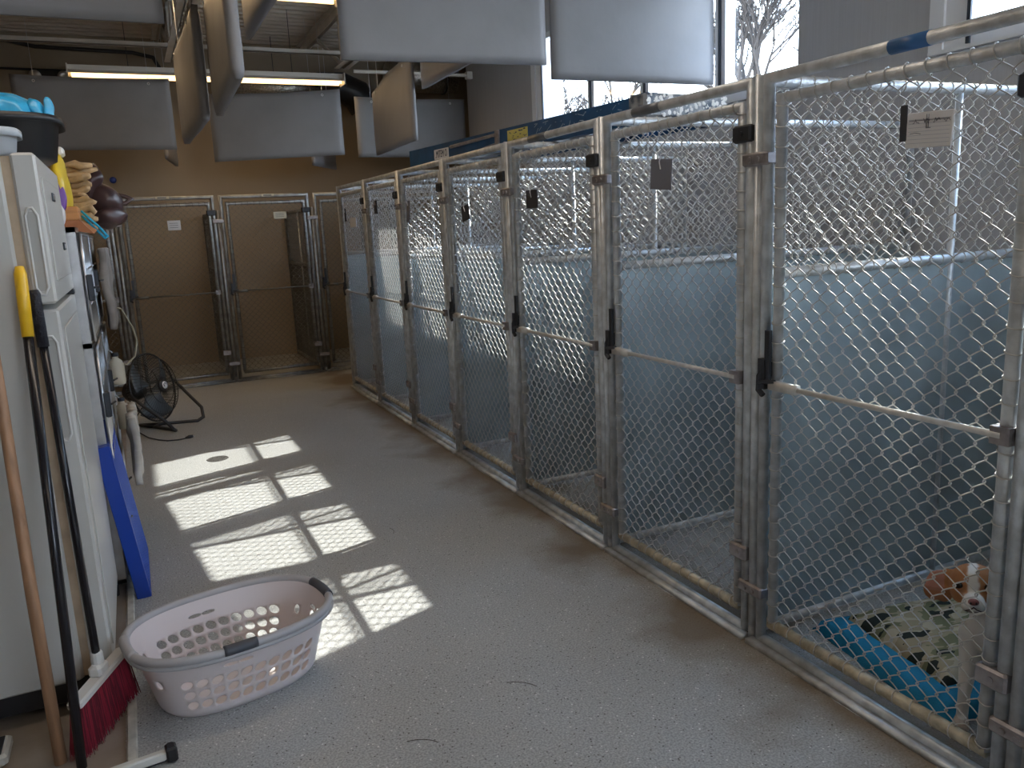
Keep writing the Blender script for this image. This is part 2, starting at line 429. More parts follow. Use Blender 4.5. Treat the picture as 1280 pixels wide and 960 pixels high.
tag(MB().lathe([(0,0),(.03,.0),(.035,.02),(.02,.04),(.0,.045)], (-.05,YB,2.09), (0,-1,0), 12).build('wall_hook', mat('blue_plastic', (.02,.06,.35), .4)), 'small blue knob on the tan back wall above the brown leather bag', 'hook')

# ------------------------------------------------------------------ chain link fabric
def chain(mb, w, z0, z1, y0, p=.057, r=.0019, n=4, wires=None):
    """woven wires: each picket zigzags and hooks its neighbour; runs along local y, height z"""
    nw = round(w/(p/2)); hw = w/nw; rows = int((z1-z0)/p)
    ph = (z1-z0)/rows
    for i in range(nw):
        xa, xb = y0+i*hw, y0+(i+1)*hw; pts = []
        for k in range(rows*2+1):
            z = z0+k*ph/2
            left = (k % 2 == 0) if i % 2 == 0 else (k % 2 == 1)
            y = xa-.0024 if left else xb+.0024
            d = .0022 if left else -.0022
            # knuckle: wire stands nearly vertical at the hook
            s_ = 1 if left else -1
            if k > 0:
                pts.append((d*.6, y+s_*.0022, z-.0055)); 
            pts.append((d, y, z))
            if k < rows*2:
                pts.append((d*.3, y+s_*.0035, z+.0055))
                mid = .5
                pts.append((0, (xa+xb)/2 + s_*.0012, z+ph/4+.0012))
        mb.tube(pts, r, n, cap=False)
    return ph, rows

def ring_loop(mb, c, ax, R, r=.0021, n=9, m=3, slant=.3):
    c = Vector(c); ax = Vector(ax); x = ax.orthogonal().normalized(); y = ax.cross(x)
    mb.tube([c+x*R*math.cos(2*PI*i/n)+y*R*math.sin(2*PI*i/n)+ax*R*slant*math.cos(2*PI*i/n) for i in range(n)], r, m, closed=True)

PR = .0175
def make_front(galv, wire, rail, name='kennel_gate'):
    """one kennel front: origin at its hinge-side joint on the floor, running along local +y for 0.9 m"""
    t = thing(name, '', 'kennel gate')
    a, b, zt = .037, .863, 1.812
    f = MB().tube([(0,a,.02),(0,a,zt),(0,b,zt),(0,b,.02)], PR, 12)
    f.tube([(0,a,.02),(0,b,.02)], PR, 12); f.box(-.045,-.012,.01,.89,.0,.016)
    f.build('frame', galv, t, True)
    g = MB(); y0, y1, z0, z1 = .076, .809, .092, 1.748
    gt = MB().tube([(0,y0,z0),(0,y0,z1),(0,y1,z1),(0,y1,z0)], .0165, 12)
    gate = gt.build('gate_leaf', galv, t, True)
    MB().tube([(0,y0-.01,z0-.001),(0,y1+.01,z0-.001)], .0178, 12).build('bottom_rail', rail, gate, True)
    c = MB(); ph, rows = chain(c, y1-y0-.036, z0+.018, z1-.018, y0+.018)
    for k in range(rows+1):
        z = z0+.018+k*ph
        for y in (y0, y1): ring_loop(c, (0,y,z), (0,0,1), .0192)
    k = 0; y = y0+.03
    while y < y1-.01:
        for z in (z0, z1): ring_loop(c, (0,y,z), (0,1,0), .0195, slant=.2)
        y += .0567/1.0
    c.build('chain_link', wire, gate, True)
    cb = MB().tube([(-.024,y0,.902),(-.024,y1-.03,.902)], .0085, 8)
    cb.box(-.034,-.014,y1-.11,y1+.005,.888,.916)
    cb.build('crossbar', wire, gate, True)
    h1 = MB()
    h1.box(-.028,.02,y0-.022,y0+.025,.880,.922)
    h1.build('bar_clamp', CLAMP, gate)
    lt = MB(); lt.box(-.03,-.018,y1+.006,y1+.026,.90,1.07); lt.box(-.034,.02,y1+.022,y1+.05,.885,.98)
    lt.tube([(-.026,y1+.03,.96),(-.032,y1+.045,.925),(-.03,y1+.05,.88),(-.03,y1+.03,.865)], .009, 6)
    lt.tube([(-.03,y1-.02,.915),(-.034,y1+.05,.905)], .007, 6)
    lt.build('latch', DARKM, gate)
    for z in (.30, 1.665):
        q = MB(); q.rbox(-.026,.024,.018,.1,z-.026,z+.026,.006); q.tube([(-.03,.056,z),(-.026,.056,z)], .008, 8)
        q.build('hinge', CLAMP if z < 1 else DARKM, t)
    for z in (.185, 1.585):
        q = MB(); q.rbox(-.024,.024,-.055,.057,z-.02,z+.02,.006)
        q.tube([(-.03,-.018,z),(-.024,-.018,z)], .008, 8); q.tube([(-.03,.018,z),(-.024,.018,z)], .008, 8)
        q.build('clamp', CLAMP, t)
    return t

def make_divider(L, H, galv, wire, sheet, mid=1.235):
    t = thing('kennel_divider', '', 'kennel divider')
    f = MB().tube([(0,0,.035),(0,0,H-.018),(L,0,H-.018),(L,0,.035)], PR, 12)
    f.tube([(0,0,.035),(L,0,.035)], PR, 12); f.tube([(0,0,0),(0,0,.05)], PR, 12); f.tube([(L,0,0),(L,0,.05)], PR, 12)
    f.tube([(0,0,mid),(L,0,mid)], PR, 12); f.tube([(L/2,0,.035),(L/2,0,H-.02)], .0125, 10)
    f.build('frame', galv, t, True)
    s = MB(); s.box(.018, L/2-.002, -.002, .001, .05, mid-.015); s.box(L/2+.002, L-.018, -.002, .001, .05, mid-.015)
    s.build('sheet_panel', sheet, t)
    c = MB()
    tmp = MB(); chain(tmp, L-.036, mid+.018, H-.036, .018)
    c.add([(p[1], p[0], p[2]) for p in tmp.v], [q[::-1] for q in tmp.f])
    x = .03
    while x < L-.01:
        ring_loop(c, (x,0,H-.018), (1,0,0), .0192, slant=.2); ring_loop(c, (x,0,mid), (1,0,0), .0192, slant=.2); x += .057
    c.build('chain_link', wire, t, True)
    return t

KX, Y1, KW = 1.771, 1.962, .9
front0 = make_front(GALV, WIRE, DIRTY)
flabels = {-1: 'galvanized kennel gate cut off at the right edge of the photo',
 0: 'nearest full kennel gate, in front of the dog, with white card',
 1: 'chain link kennel gate beside the dog kennel, with square grey holder',
 2: 'chain link kennel gate third from the right edge, small black tag high on its mesh',
 3: 'chain link kennel gate with black tag, below the white sticker on the ladder',
 4: 'sunlit kennel gate below the left end of the blue ladder, thin grey tag on it',
 5: 'chain link kennel gate next to the furthest one of the right row',
 6: 'furthest chain link kennel gate of the right row, beside the back row'}
for k in range(-1, 7):
    o = front0 if k == -1 else copy_tree(front0)
    o.location = (KX, Y1+KW*(k-1), 0)
    tag(o, flabels[k], 'kennel gate', 'kennel fronts of the right row')
    if k in (0, 1, 2):
        yy = {0: .33, 1: .50, 2: .47}[k]
        fr = [c for c in kids(o) if c.name.startswith('frame')][0]
        s = MB().tube([(0, yy, 1.812), (0, yy+(.11 if k == 0 else .17), 1.812)], PR+.0008, 12)
        sl_ = s.build('sleeve_sticker', mat('blue_sticker', (.03,.12,.30), .4) if k == 0 else mat('grey_wrap', (.16,.17,.19), .4, .5), fr, True)
        sl_['label'] = 'blue wrap sticker' if k == 0 else 'dark wrap sticker'
div0 = make_divider(1.765, 1.83, GALV, WIRE, SHEET)
dl = ['half solid divider on the right of the dog kennel',
 'half solid divider behind the dog bed, left wall of the dog kennel',
 'half solid divider on the left of the kennel with the square grey holder',
 'half solid divider on the left of the kennel below the yellow ladder sticker',
 'half solid divider on the left of the kennel below the white ladder sticker',
 'half solid divider on the left of the kennel below the ladder tip',
 'half solid divider on the right of the furthest right-row kennel',
 'half solid divider closing the far end of the right row of kennels']
for k in range(8):
    o = div0 if k == 0 else copy_tree(div0)
    o.location = (KX, Y1+KW*(k-1), 0)
    tag(o, dl[k], 'kennel divider', 'dividers of the right row')

# back row, facing the camera
BY = 8.392
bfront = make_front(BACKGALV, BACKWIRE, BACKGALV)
bl = ['leftmost back row kennel gate, mostly hidden behind the cages and leather bag',
 'back row kennel gate behind the floor fan with a white card on it',
 'back row kennel gate with a cream card near its top right corner',
 'back row kennel gate partly hidden by the right row of kennels',
 'back row kennel gate seen only through the right row mesh']
bx = [-.076, .827, 1.73, 2.633, 3.536]
for k, x in enumerate(bx):
    o = bfront if k == 0 else copy_tree(bfront)
    o.location = (x, BY, 0); o.rotation_euler = (0, 0, PI/2)
    tag(o, bl[k], 'kennel gate', 'kennel fronts of the back row')
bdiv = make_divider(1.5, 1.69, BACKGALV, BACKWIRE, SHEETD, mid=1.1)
bdl = ['dark divider left of the back row kennel behind the fan', 'dark mesh-topped divider between the two clearly visible back row kennels',
 'dark divider right of the back row kennel with the cream card', 'dark back row divider hidden behind the end of the right row', 'dark back row divider nearest the window wall']
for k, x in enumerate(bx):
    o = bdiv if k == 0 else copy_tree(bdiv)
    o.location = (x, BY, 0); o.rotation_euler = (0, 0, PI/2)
    tag(o, bdl[k], 'kennel divider', 'dividers of the back row')

# ------------------------------------------------------------------ cards and tags on the gates
def card(y, z, w, h, label, m, name='card_holder', cat='card holder', grp='tags clipped on the right row gates', tilt=0, hook=True, x=KX-.03):
    t = thing(name, label, cat, (x, y, z), 0, grp); t.rotation_euler = (tilt, 0, 0)
    MB().rbox(-.0025, .0025, -w/2, w/2, -h/2, h/2, .002).build('plate', m, t)
    if hook: MB().tube([(-.004,0,h/2-.035),(-.006,.006,h/2-.01),(-.002,.004,h/2+.015),(.016,0,h/2+.02),(.018,0,h/2+.005)], .0022, 6).build('hook', GROM, t)
    return t
HOLD = mat('grey_card_sleeve', (.16,.165,.20), .5); HOLDD = mat('black_card_sleeve', (.035,.037,.045), .5)
t = card(1.362, 1.600, .125, .082, 'white lined index card with handwriting on the nearest kennel gate', PAPER, 'index_card', 'card', None, .05, False, x=KX-.028)
for i in range(6):
    z = .022-.010*i
    MB().box(-.0032,-.0028,-.055,.055,z-.0005,z+.0005).build('ruled_line', INK, t) if i == 0 else None
ln = MB()
for i in range(7): z = .024-.009*i; ln.box(-.0031,-.0027,-.056,.056,z-.0004,z+.0004)
ln.build('ruled_lines', mat('pale_rule', (.4,.42,.5), .8), t)
sc = MB(); rnd = random.Random(4)
for i in range(4):
    y = .045-.028*i; pts = []
    for k in range(7): pts.append((-.0034, y-.003*k+rnd.uniform(-.001,.001), .018+rnd.uniform(-.004,.009)))
    sc.tube(pts, .0006, 4)
for k in range(2): sc.tube([(-.0034,.008-.006*k,.035),(-.0034,.007-.006*k,.004),(-.0034,.001-.006*k,.004)], .0007, 4)
sc.tube([(-.0034,.05,-.008),(-.0034,.035,-.006),(-.0034,.02,-.009)], .0006, 4); sc.build('handwriting', INK, t)
card(1.432, 1.622, .02, .085, 'dark plastic clip holding the left end of the white index card', HOLDD, 'card_clip', 'clip', None, 0, False)
card(2.428, 1.575, .125, .105, 'square grey card holder on the gate beside the dog kennel', HOLD, tilt=.08)
card(3.452, 1.537, .115, .085, 'black tag with a white paperclip on the third gate from the right', HOLDD)
card(4.285, 1.500, .11, .085, 'black tag on the gate just right of the sunlit one', HOLDD, tilt=-.15)
card(5.31, 1.54, .06, .15, 'thin grey tag on the gate below the left end of the ladder', HOLD, tilt=.2)
card(6.09, 1.60, .08, .10, 'dark tag on the second-furthest gate of the right row', HOLDD)
card(7.05, 1.57, .05, .11, 'small dark tag on the furthest gate of the right row', HOLDD)
card(6.80, 1.50, .20, .08, 'white card on the furthest gate of the right row', PAPER, 'index_card', 'card', None, 0, False)
def bcard(x, z, w, h, label, m, name='index_card', dy=-.028):
    t = thing(name, label, 'card', (x, BY+dy, z), 0, 'cards on the back row gates')
    MB().rbox(-w/2, w/2, -.002, .002, -h/2, h/2, .0015).build('sheet', m, t)
    k = MB()
    for i in range(3): k.box(-w*.35, w*.3, -.0027, -.0022, h*.2-i*h*.22, h*.2-i*h*.22+.003)
    k.build('writing', INK, t)
CREAM = mat('cream_card', (.62,.58,.46), .8)
bcard(.425, 1.56, .115, .09, 'white square card on the back gate behind the fan', PAPER)
bcard(1.41, 1.62, .125, .068, 'cream card near the top right of the middle back gate', CREAM)
bcard(.35, 1.815, .12, .022, 'cream number strip on the top rail above the back gate behind the fan', CREAM, 'number_strip')
bcard(1.31, 1.815, .12, .022, 'cream number strip on the top rail of the middle back gate', CREAM, 'number_strip')

# ------------------------------------------------------------------ text helper
def text(body, size, m, parent, mtx, depth=.0006):
    cu = bpy.data.curves.new('lettering', 'FONT'); cu.body = body; cu.size = size; cu.extrude = depth; cu.align_x = 'CENTER'; cu.align_y = 'CENTER'
    tmp = bpy.data.objects.new('tmp', cu); C.objects.link(tmp)
    me = bpy.data.meshes.new_from_object(tmp.evaluated_get(bpy.context.evaluated_depsgraph_get()))
    bpy.data.objects.remove(tmp); me.materials.clear(); me.materials.append(m)
    o = bpy.data.objects.new('lettering', me); C.objects.link(o); o.parent = parent; o.matrix_local = mtx; return o

# ------------------------------------------------------------------ blue ladder lying on top of the kennels
A_, B_ = Vector((1.83, 5.46, 0)), Vector((2.085, 3.12, 0))
ang = math.atan2(B_.y-A_.y, B_.x-A_.x); LL = (B_-A_).length
t = thing('step_ladder', 'blue fibreglass step ladder lying on its side along the tops of the right kennels', 'ladder', (A_.x, A_.y, 1.832), ang)
def rail(y, z0, z1, s):
    m = MB(); m.box(0, LL, y-.002, y+.002, z0, z1); m.box(0, LL, min(y, y+s*.03), max(y, y+s*.03), z0, z0+.004); m.box(0, LL, min(y, y+s*.03), max(y, y+s*.03), z1-.004, z1)
    return m
rail(0, .0, .115, 1).build('rail', BLUEF, t)
rail(.48, .0, .10, -1).build('rail', BLUEF, t)
rail(.36, .03, .09, -1).build('rail', BLUEF, t)
for i in range(7):
    x = .25+i*.30
    st = MB(); st.box(x, x+.075, .004, .47, .045, .05); st.box(x, x+.004, .004, .47, .02, .05); st.box(x+.071, x+.075, .004, .47, .02, .05)
    st.build('step', STEEL, t)
q = MB()
q.add([(.62,-.005,.070),(1.18,-.005,.082),(1.18,-.005,.100),(.62,-.005,.092)], [(0,1,2,3)])
q.add([(.62,-.009,.070),(1.18,-.009,.082),(1.18,-.009,.100),(.62,-.009,.092)], [(0,1,2,3)])
q.tube([(.62,-.007,.081),(1.18,-.007,.091)], .010, 6); q.rbox(1.17,1.215,-.012,.0,.0,.115,.003)
q.tube([(.95,-.007,.022),(1.17,-.007,.04)], .009, 6)
q.build('spreader_bar', CLAMP, t)
lb = MB().box(.385,.585,-.005,-.0025,.022,.085).build('white_label', PAPER, t); lb['label'] = 'white sticker with black lettering'
# rotate text to lie on the rail's outer (camera) face
Mx = Matrix.Translation((.485,-.0055,.053)) @ Matrix.Rotation(PI/2, 4, 'X') @ Matrix.Diagonal((.62,1.0,1,1))
text('\u201aMITEM O', .062, INK, lb, Mx)
YEL = mat('yellow_warning_sticker', (.62,.56,.16), .5)
lb2 = MB().box(1.30,1.505,-.005,-.0025,.022,.098).build('yellow_label', YEL, t)
rnd = random.Random(3); wv = MB()
for i in range(26):
    x, z = rnd.uniform(1.315,1.49), rnd.uniform(.03,.09); wv.box(x, x+rnd.uniform(.005,.022), -.0057, -.005, z, z+rnd.uniform(.002,.006))
wv.build('warning_print', INK, lb2)
sc = MB(); rnd = random.Random(9)
for i in range(46):
    x, z = rnd.uniform(1.55, LL-.05), rnd.uniform(.01, .105); a = rnd.uniform(-.3, 1.2); L_ = rnd.choice([.006,.012,.03,.05])
    dx, dz = L_*math.cos(a), min(.10-z, L_*math.sin(a)); sc.tube([(x,-.0026,z),(x+dx,-.0026,z+dz)], .0011, 4)
sc.build('scratches', mat('paint_scratch', (.5,.58,.65), .7), t)
cap = MB(); cap.rbox(LL-.02, LL+.10, -.01, .49, .02, .125, .012); cap.build('top_cap', mat('paint_spattered_cap', (.03,.05,.08), .5, var=.5, vscale=20, col2=(.36,.36,.36)), t)
sp = MB(); rnd = random.Random(5)
for i in range(150):
    y = rnd.uniform(0,.48); z = rnd.uniform(.03,.118); r = rnd.uniform(.003,.012)
    sp.lathe([(r,0),(r*.7,.0012),(0,.0014)], (LL+.1, y, z), (1,0,0), 6)
sp.build('paint_spatters', mat('dried_paint', (.75,.73,.70), .7), t)
tag(MB().tube([(2.30,4.35,1.845),(2.28,4.15,1.85),(2.32,3.95,1.842)], .012, 8).build('blue_rope', mat('bright_blue_nylon', (.02,.22,.62), .6), None, True), 'short bright blue rope end on top of the kennels under the ladder', 'rope')

# ------------------------------------------------------------------ fridge
FX, FY0, FY1, FZ = -.20, 2.64, 3.45, 1.68
t = thing('refrigerator', 'white top-freezer refrigerator at the left edge with recessed door handles', 'refrigerator', (FX, FY0, 0))
MB().rbox(-.90,-.085, 0, FY1-FY0, .10, FZ, .008).build('cabinet', FRIDGE, t)
MB().box(-.086,-.062, .01, FY1-FY0-.01, .11, FZ-.008).build('door_gasket', GASK, t)
b = MB(); b.rbox(-.88,-.03,.02,FY1-FY0-.02,.03,.098,.004); b.build('kick_plate', BLACKP, t)
for z0, z1, hz0, hz1 in ((1.262, FZ, 1.29, 1.53), (.10, 1.246, .86, 1.17)):
    d = MB(); d.rbox(-.062, 0, 0, FY1-FY0, z0, z1, .007); do = d.build('door', FRIDGE, t)
    h = MB(); h.tube([(-.046,-.002,hz0+.02),(-.046,-.002,hz1-.02),(-.036,-.002,hz1),(-.026,-.002,hz1),(-.016,-.002,hz1-.02),(-.016,-.002,hz0+.02),(-.026,-.002,hz0),(-.036,-.002,hz0)], .0035, 6, closed=True)
    h.build('handle', mat('handle_trim', (.62,.61,.58), .4), do, True)
    MB().box(-.044,-.018,-.0015,0,hz0+.01,hz1-.01).build('handle_recess_shade', mat('handle_shadow_recess', (.42,.41,.38), .5), do)  # flat plate, shade of the recess put into its colour
    p = MB(); p.rbox(-.0005,.004,.08,FY1-FY0-.08,z0+.06,z1-.06,.003); p.build('door_panel', FRIDGE, do)
for z, y in ((1.575,.33),(1.42,.50)):
    k = MB(); k.rbox(.0035,.009, y, y+.07, z-.012, z+.014, .002); k.build('badge', DARKM, t)
    MB().box(.0088,.0095, y+.012, y+.058, z-.006, z+.008).build('badge_plate', GROM, t)
hg = MB().rbox(-.05,.003,FY1-FY0-.06,FY1-FY0-.01,1.245,1.263,.003); hg.build('hinge', DARKM, t)
ft = MB()
for y in (.08,.7): ft.tube([(-.1,y,0),(-.1,y,.04)], .018, 8); ft.tube([(-.8,y,0),(-.8,y,.04)], .018, 8)
ft.build('foot', BLACKP, t)
t = thing('drip_tray', 'small pale tray on the floor under the refrigerator at the bottom left', 'tray', (-.60, 2.50, 0))
tr = MB(); tr.rbox(-.12,.12,-.06,.06,0,.035,.008); tr.build('tray', mat('pale_tray', (.45,.43,.38), .5), t)
MB().rbox(-.105,.105,-.048,.048,.034,.037,.001).build('tray_inside', DARKM, t)

# things on the refrigerator
def tub(name, label, cat, loc, a, b, h, flare, m, rim=.012, rz=0, n=64, sq=3.5):
    t = thing(name, label, cat, loc, rz); mb = MB(); v = []
    def pt(k, s_, z, off=0):
        an = 2*PI*k/n; c_, s2 = math.cos(an), math.sin(an)
        ex = 2/sq; X = abs(c_)**ex*math.copysign(1, c_); Y = abs(s2)**ex*math.copysign(1, s2)
        return (X*(a*s_+off), Y*(b*s_+off), z)
    prof = [(flare*.9,0,0),(flare,.012,0),(1,h,0),(1,h,rim),(1,h-.02,rim),(1,h-.02,rim-.003),(1,h+.003,rim-.004),(1,h+.003,-.004),(flare,.012,-.004)]
    for s_, z, off in prof:
        for k in range(n): v.append(pt(k, s_, z, off))
    f = [tuple(range(n-1,-1,-1)), tuple(range((len(prof)-1)*n, len(prof)*n))]
    for i in range(len(prof)-1):
        for k in range(n): f.append((i*n+k, i*n+(k+1)%n, (i+1)*n+(k+1)%n, (i+1)*n+k))
    mb.add(v, f); mb.build('tub', m, t, True); return t
tub('plastic_tub', 'black plastic tub on the refrigerator holding blue and green bags', 'tub', (-.42, 3.02, FZ), .27, .20, .130, .93, BLACKP, .016)
tub('plastic_tub', 'pale grey plastic tub at the left edge in front of the black tub', 'tub', (-.435, 2.76, FZ), .19, .10, .070, .95, GREYP, .010)
def crumple(m, amp, sc, seed):
    for i, p in enumerate(m.v):
        p = Vector(p); n_ = mnoise.noise_vector(p*sc+Vector((seed,0,0))); m.v[i] = tuple(p+n_*amp)
BLUEBAG = mat('blue_plastic_film', (.03,.30,.52), .28, var=.25, vscale=8)
m = MB(); m.ell((.05,0,-.01),(.135,.10,.090),60,36); m.ell((.175,-.02,.015),(.018,.03,.042),30,20,Matrix.Rotation(-.25,3,'Y')); m.ell((.203,-.01,.015),(.014,.03,.046),30,20); m.ell((-.09,.02,0),(.12,.1,.075),40,24); crumple(m,.016,14,1); crumple(m,.004,50,5)
tag(m.build('plastic_bag', BLUEBAG, None, True, (-.375,3.04,1.822)), 'crumpled bright blue plastic bags bulging out of the black tub', 'bag')
m = MB(); m.ell((0,0,0.0),(.14,.05,.038),70,36); crumple(m,.02,34,5)
tag(m.build('plastic_bag', mat('green_plastic_film', (.03,.17,.05), .4, var=.5, vscale=30), None, True, (-.40,2.93,1.800)), 'dark green mesh-like bag tucked in front of the blue bags', 'bag')

# ------------------------------------------------------------------ stainless cage bank past the fridge
t = thing('cage_bank', 'bank of stainless steel animal cages beyond the refrigerator', 'cage', (-.17, 3.47, 0))
CL, CH = 1.25, 1.49
m = MB()
for z in (0.06, .55, 1.03, CH-.02): m.box(-.70, 0, 0, CL, z, z+.02)
for y in (0, CL/2-.01, CL-.02): m.box(-.70, 0, y, y+.02, .06, CH)
m.box(-.70,-.685,0,CL,.06,CH); m.build('body', STEEL, t)
for z0, z1 in ((.09,.54),(.58,1.02),(1.06,1.46)):
    for ya in (.025, CL/2+.015):
        yb = ya+CL/2-.05; d = MB()
        d.tube([(.012,ya,z0),(.012,yb,z0),(.012,yb,z1),(.012,ya,z1)], .007, 6, closed=True)
        k = ya+.03
        while k < yb-.01: d.tube([(.012,k,z0),(.012,k,z1)], .0028, 5); k += .028
        for z in (z0+(z1-z0)/3, z0+2*(z1-z0)/3): d.tube([(.014,ya,z),(.014,yb,z)], .004, 5)
        do = d.build('door', STEEL, t, True)
        l_ = MB(); l_.rbox(.012,.035,ya-.012,ya+.02,(z0+z1)/2-.05,(z0+z1)/2+.05,.004); l_.tube([(.035,ya,(z0+z1)/2),(.05,ya+.05,(z0+z1)/2)], .005, 6); l_.build('latch', DARKM, do)
for y in (.04, CL-.04):
    MB().tube([(-.05,y,0),(-.05,y,.06)], .015, 8).build('foot', BLACKP, t)
TAUPE = mat('taupe_cloth', (.25,.22,.20), .8, var=.2, vscale=10)
def cloth(name, label, cat, x, y0, y1, z0, z1, m_, amp, seed, thick=.03):
    mb = MB(); nu, nv = 22, 26; v = []
    for s_ in (0, 1):
        for j in range(nv+1):
            for i in range(nu+1):
                yy = y0+(y1-y0)*i/nu; zz = z0+(z1-z0)*j/nv
                n_ = mnoise.noise(Vector((yy*14+seed, zz*5, 0)))+.5*mnoise.noise(Vector((yy*30, zz*14+seed, 2)))
                ed = .012*mnoise.noise(Vector((zz*22+seed, i*.3, 4)))
                v.append((x+amp*n_+(thick if s_ else 0), yy+ed, zz+.01*mnoise.noise(Vector((yy*20, 0, seed)))))
    N = (nu+1)*(nv+1); f = []
    for j in range(nv):
        for i in range(nu):
            a = j*(nu+1)+i; f += [(a+nu+1,a+nu+2,a+1,a), (N+a,N+a+1,N+a+nu+2,N+a+nu+1)]
    for i in range(nu): f.append((i,i+1,N+i+1,N+i)); a = nv*(nu+1)+i; f.append((a+1,a,N+a,N+a+1))
    for j in range(nv): a = j*(nu+1); f.append((a+nu+1,a,N+a,N+a+nu+1)); a += nu; f.append((a,a+nu+1,N+a+nu+1,N+a))
    mb.add(v, f); return tag(mb.build(name, m_, None, True), label, cat)
cloth('hanging_cloth', 'taupe cloth hanging over the upper cage doors near the fan', 'cloth', -.125, 4.25, 4.70, 1.02, 1.40, TAUPE, .018, 3)
cloth('hanging_cloth', 'pale grey cloth hanging on the lower cage doors', 'cloth', -.098, 4.05, 4.5, .30, .62, mat('pale_cloth', (.52,.49,.44), .8, var=.2, vscale=10), .02, 9)
cd = MB().tube([(-.11,4.70,1.10),(-.07,4.74,1.08),(-.03,4.77,.98),(-.015,4.78,.90),(-.035,4.77,.82),(-.08,4.75,.78),(-.12,4.73,.80)], .005, 6)
tag(cd.build('cord_loop', mat('beige_cord', (.33,.30,.22), .7), None, True), 'thin beige cord looping out from the cage bank', 'cord')
def jug(y, z, label):
    t = thing('plastic_jug', label, 'jug', (-.128, y, z), 0, 'cream jugs hung on the cage doors')
    MB().lathe([(.0,0),(.035,.004),(.038,.02),(.038,.10),(.03,.125),(.014,.14),(.014,.15),(0,.15)], (0,0,0), (0,0,1), 16).build('body', mat('cream_plastic', (.55,.50,.40), .5), t, True)
    MB().lathe([(.017,.15),(.017,.168),(0,.168)], (0,0,0), (0,0,1), 12).build('cap', DARKM, t)
    MB().tube([(0,0,.155),(-.02,0,.18),(-.05,0,.16)], .003, 5).build('wire_hook', GROM, t)
jug(4.60,.70,'upper cream jug hung on the far end of the cages'); jug(4.62,.46,'lower cream jug hung on the far end of the cages, just above the blue deck')
# things on the cage bank
TOPZ = CH
m = MB(); m.ell((0,0,.155),(.033,.16,.155),24,20); crumple(m,.012,14,2)
t = thing('treat_bag', 'yellow and purple pet food bag standing on the cages beside the refrigerator', 'bag', (-.215, 3.86, TOPZ))
m.build('pouch', mat('yellow_pouch', (.72,.50,.03), .35), t, True)
p = MB(); p.ell((0,0,0),(.006,.026,.06),16,12); p.build('purple_panel', mat('purple_print', (.16,.05,.32), .4), t, True, (-.004,-.150,.12)).rotation_euler = (0,0,PI/2)
p = MB(); p.ell((0,0,0),(.024,.012,.055),16,12); p.build('white_panel', mat('white_print', (.7,.68,.7), .4), t, True, (-.014,-.148,.06))
p = MB(); p.rbox(-.03,.03,-.05,.05,.29,.325,.008); p.build('crimped_top', mat('white_seal', (.75,.72,.66), .4), t)
HIDE = mat('tan_rawhide', (.52,.34,.17), .6, var=.35, vscale=12)
rnd = random.Random(12)
for i in range(13):
    y = 4.06+rnd.uniform(0,.06); z = TOPZ+.016+.0215*i; L_ = rnd.uniform(.05,.085)
    m = MB(); pts = [(-.20,0,0),(-.16+rnd.uniform(-.01,.01),.01,rnd.uniform(-.006,.01)),(-.20+L_,-.01,rnd.uniform(-.01,.016)),(-.185+L_+(.03 if i > 10 else 0),0,rnd.uniform(-.015,.012))]
    m.tube(pts, [.010,.016,.015,.009], 8); crumple(m,.006,50,i)
    m.tube([(-.20,.0,-.004),(-.27,.0,-.004)], .012, 8)
    tag(m.build('rawhide_chew', HIDE, None, True, (0,y,z)), ['bottom','second','third','fourth','fifth','sixth','seventh','eighth','ninth','tenth','eleventh','twelfth','topmost'][i]+' tan rawhide chew, counted up the stack beside the yellow bag', 'dog chew', 'rawhide chews stacked on the cages')
LEA = mat('dark_brown_leather', (.055,.028,.027), .35, var=.3, vscale=10)
t = thing('leather_bag', 'floppy dark brown leather bag overhanging the far end of the cages', 'bag', (-.08, 4.52, TOPZ))
m = MB(); m.ell((-.05,0,.20),(.045,.10,.13),24,18, Matrix.Rotation(.35,3,'Y')); m.ell((-.005,0,.14),(.11,.10,.075),28,18, Matrix.Rotation(.45,3,'Y')); m.ell((.0,-.01,.065),(.10,.10,.055),28,18,Matrix.Rotation(.1,3,'Y')); crumple(m,.022,13,4)
m.build('body', LEA, t, True)
m = MB(); m.tube([(.05,0,.17),(.10,.01,.16),(.125,.01,.145),(.10,0,.125),(.04,0,.12)], .011, 8); m.build('strap', LEA, t, True)
m = MB(); m.rbox(0,.075,0,.16,0,.055,.004)
t = thing('wooden_block', 'orange-brown wooden block on the cages below the yellow bag', 'block', (-.235, 3.72, TOPZ+.03))
m.build('block', mat('orange_wood', (.50,.22,.07), .5, var=.2, vscale=8, stretch=(1,.2,6)), t)
m = MB(); m.add([(0,0,-.03),(.12,.02,-.055),(.13,.12,-.04),(0,.16,-.03),(0,0,0),(.075,0,0),(.08,.13,0),(0,.16,0)], [(0,1,2,3)[::-1],(4,5,6,7),(0,1,5,4),(1,2,6,5),(2,3,7,6),(3,0,4,7)])
m.build('flap', mat('rust_leather', (.36,.13,.05), .5), t)
STRAP = mat('cyan_webbing', (.01,.33,.55), .6)
m = MB(); m.tube([(-.16,3.98,1.565),(-.13,3.97,1.53),(-.095,3.96,1.49),(-.072,3.96,1.455),(-.082,3.96,1.447),(-.11,3.97,1.482),(-.14,3.98,1.52),(-.16,3.99,1.545)], .0052, 6)
tag(m.build('leash_loop', STRAP, None, True), 'bright cyan leash loop dangling below the leather bag', 'leash')

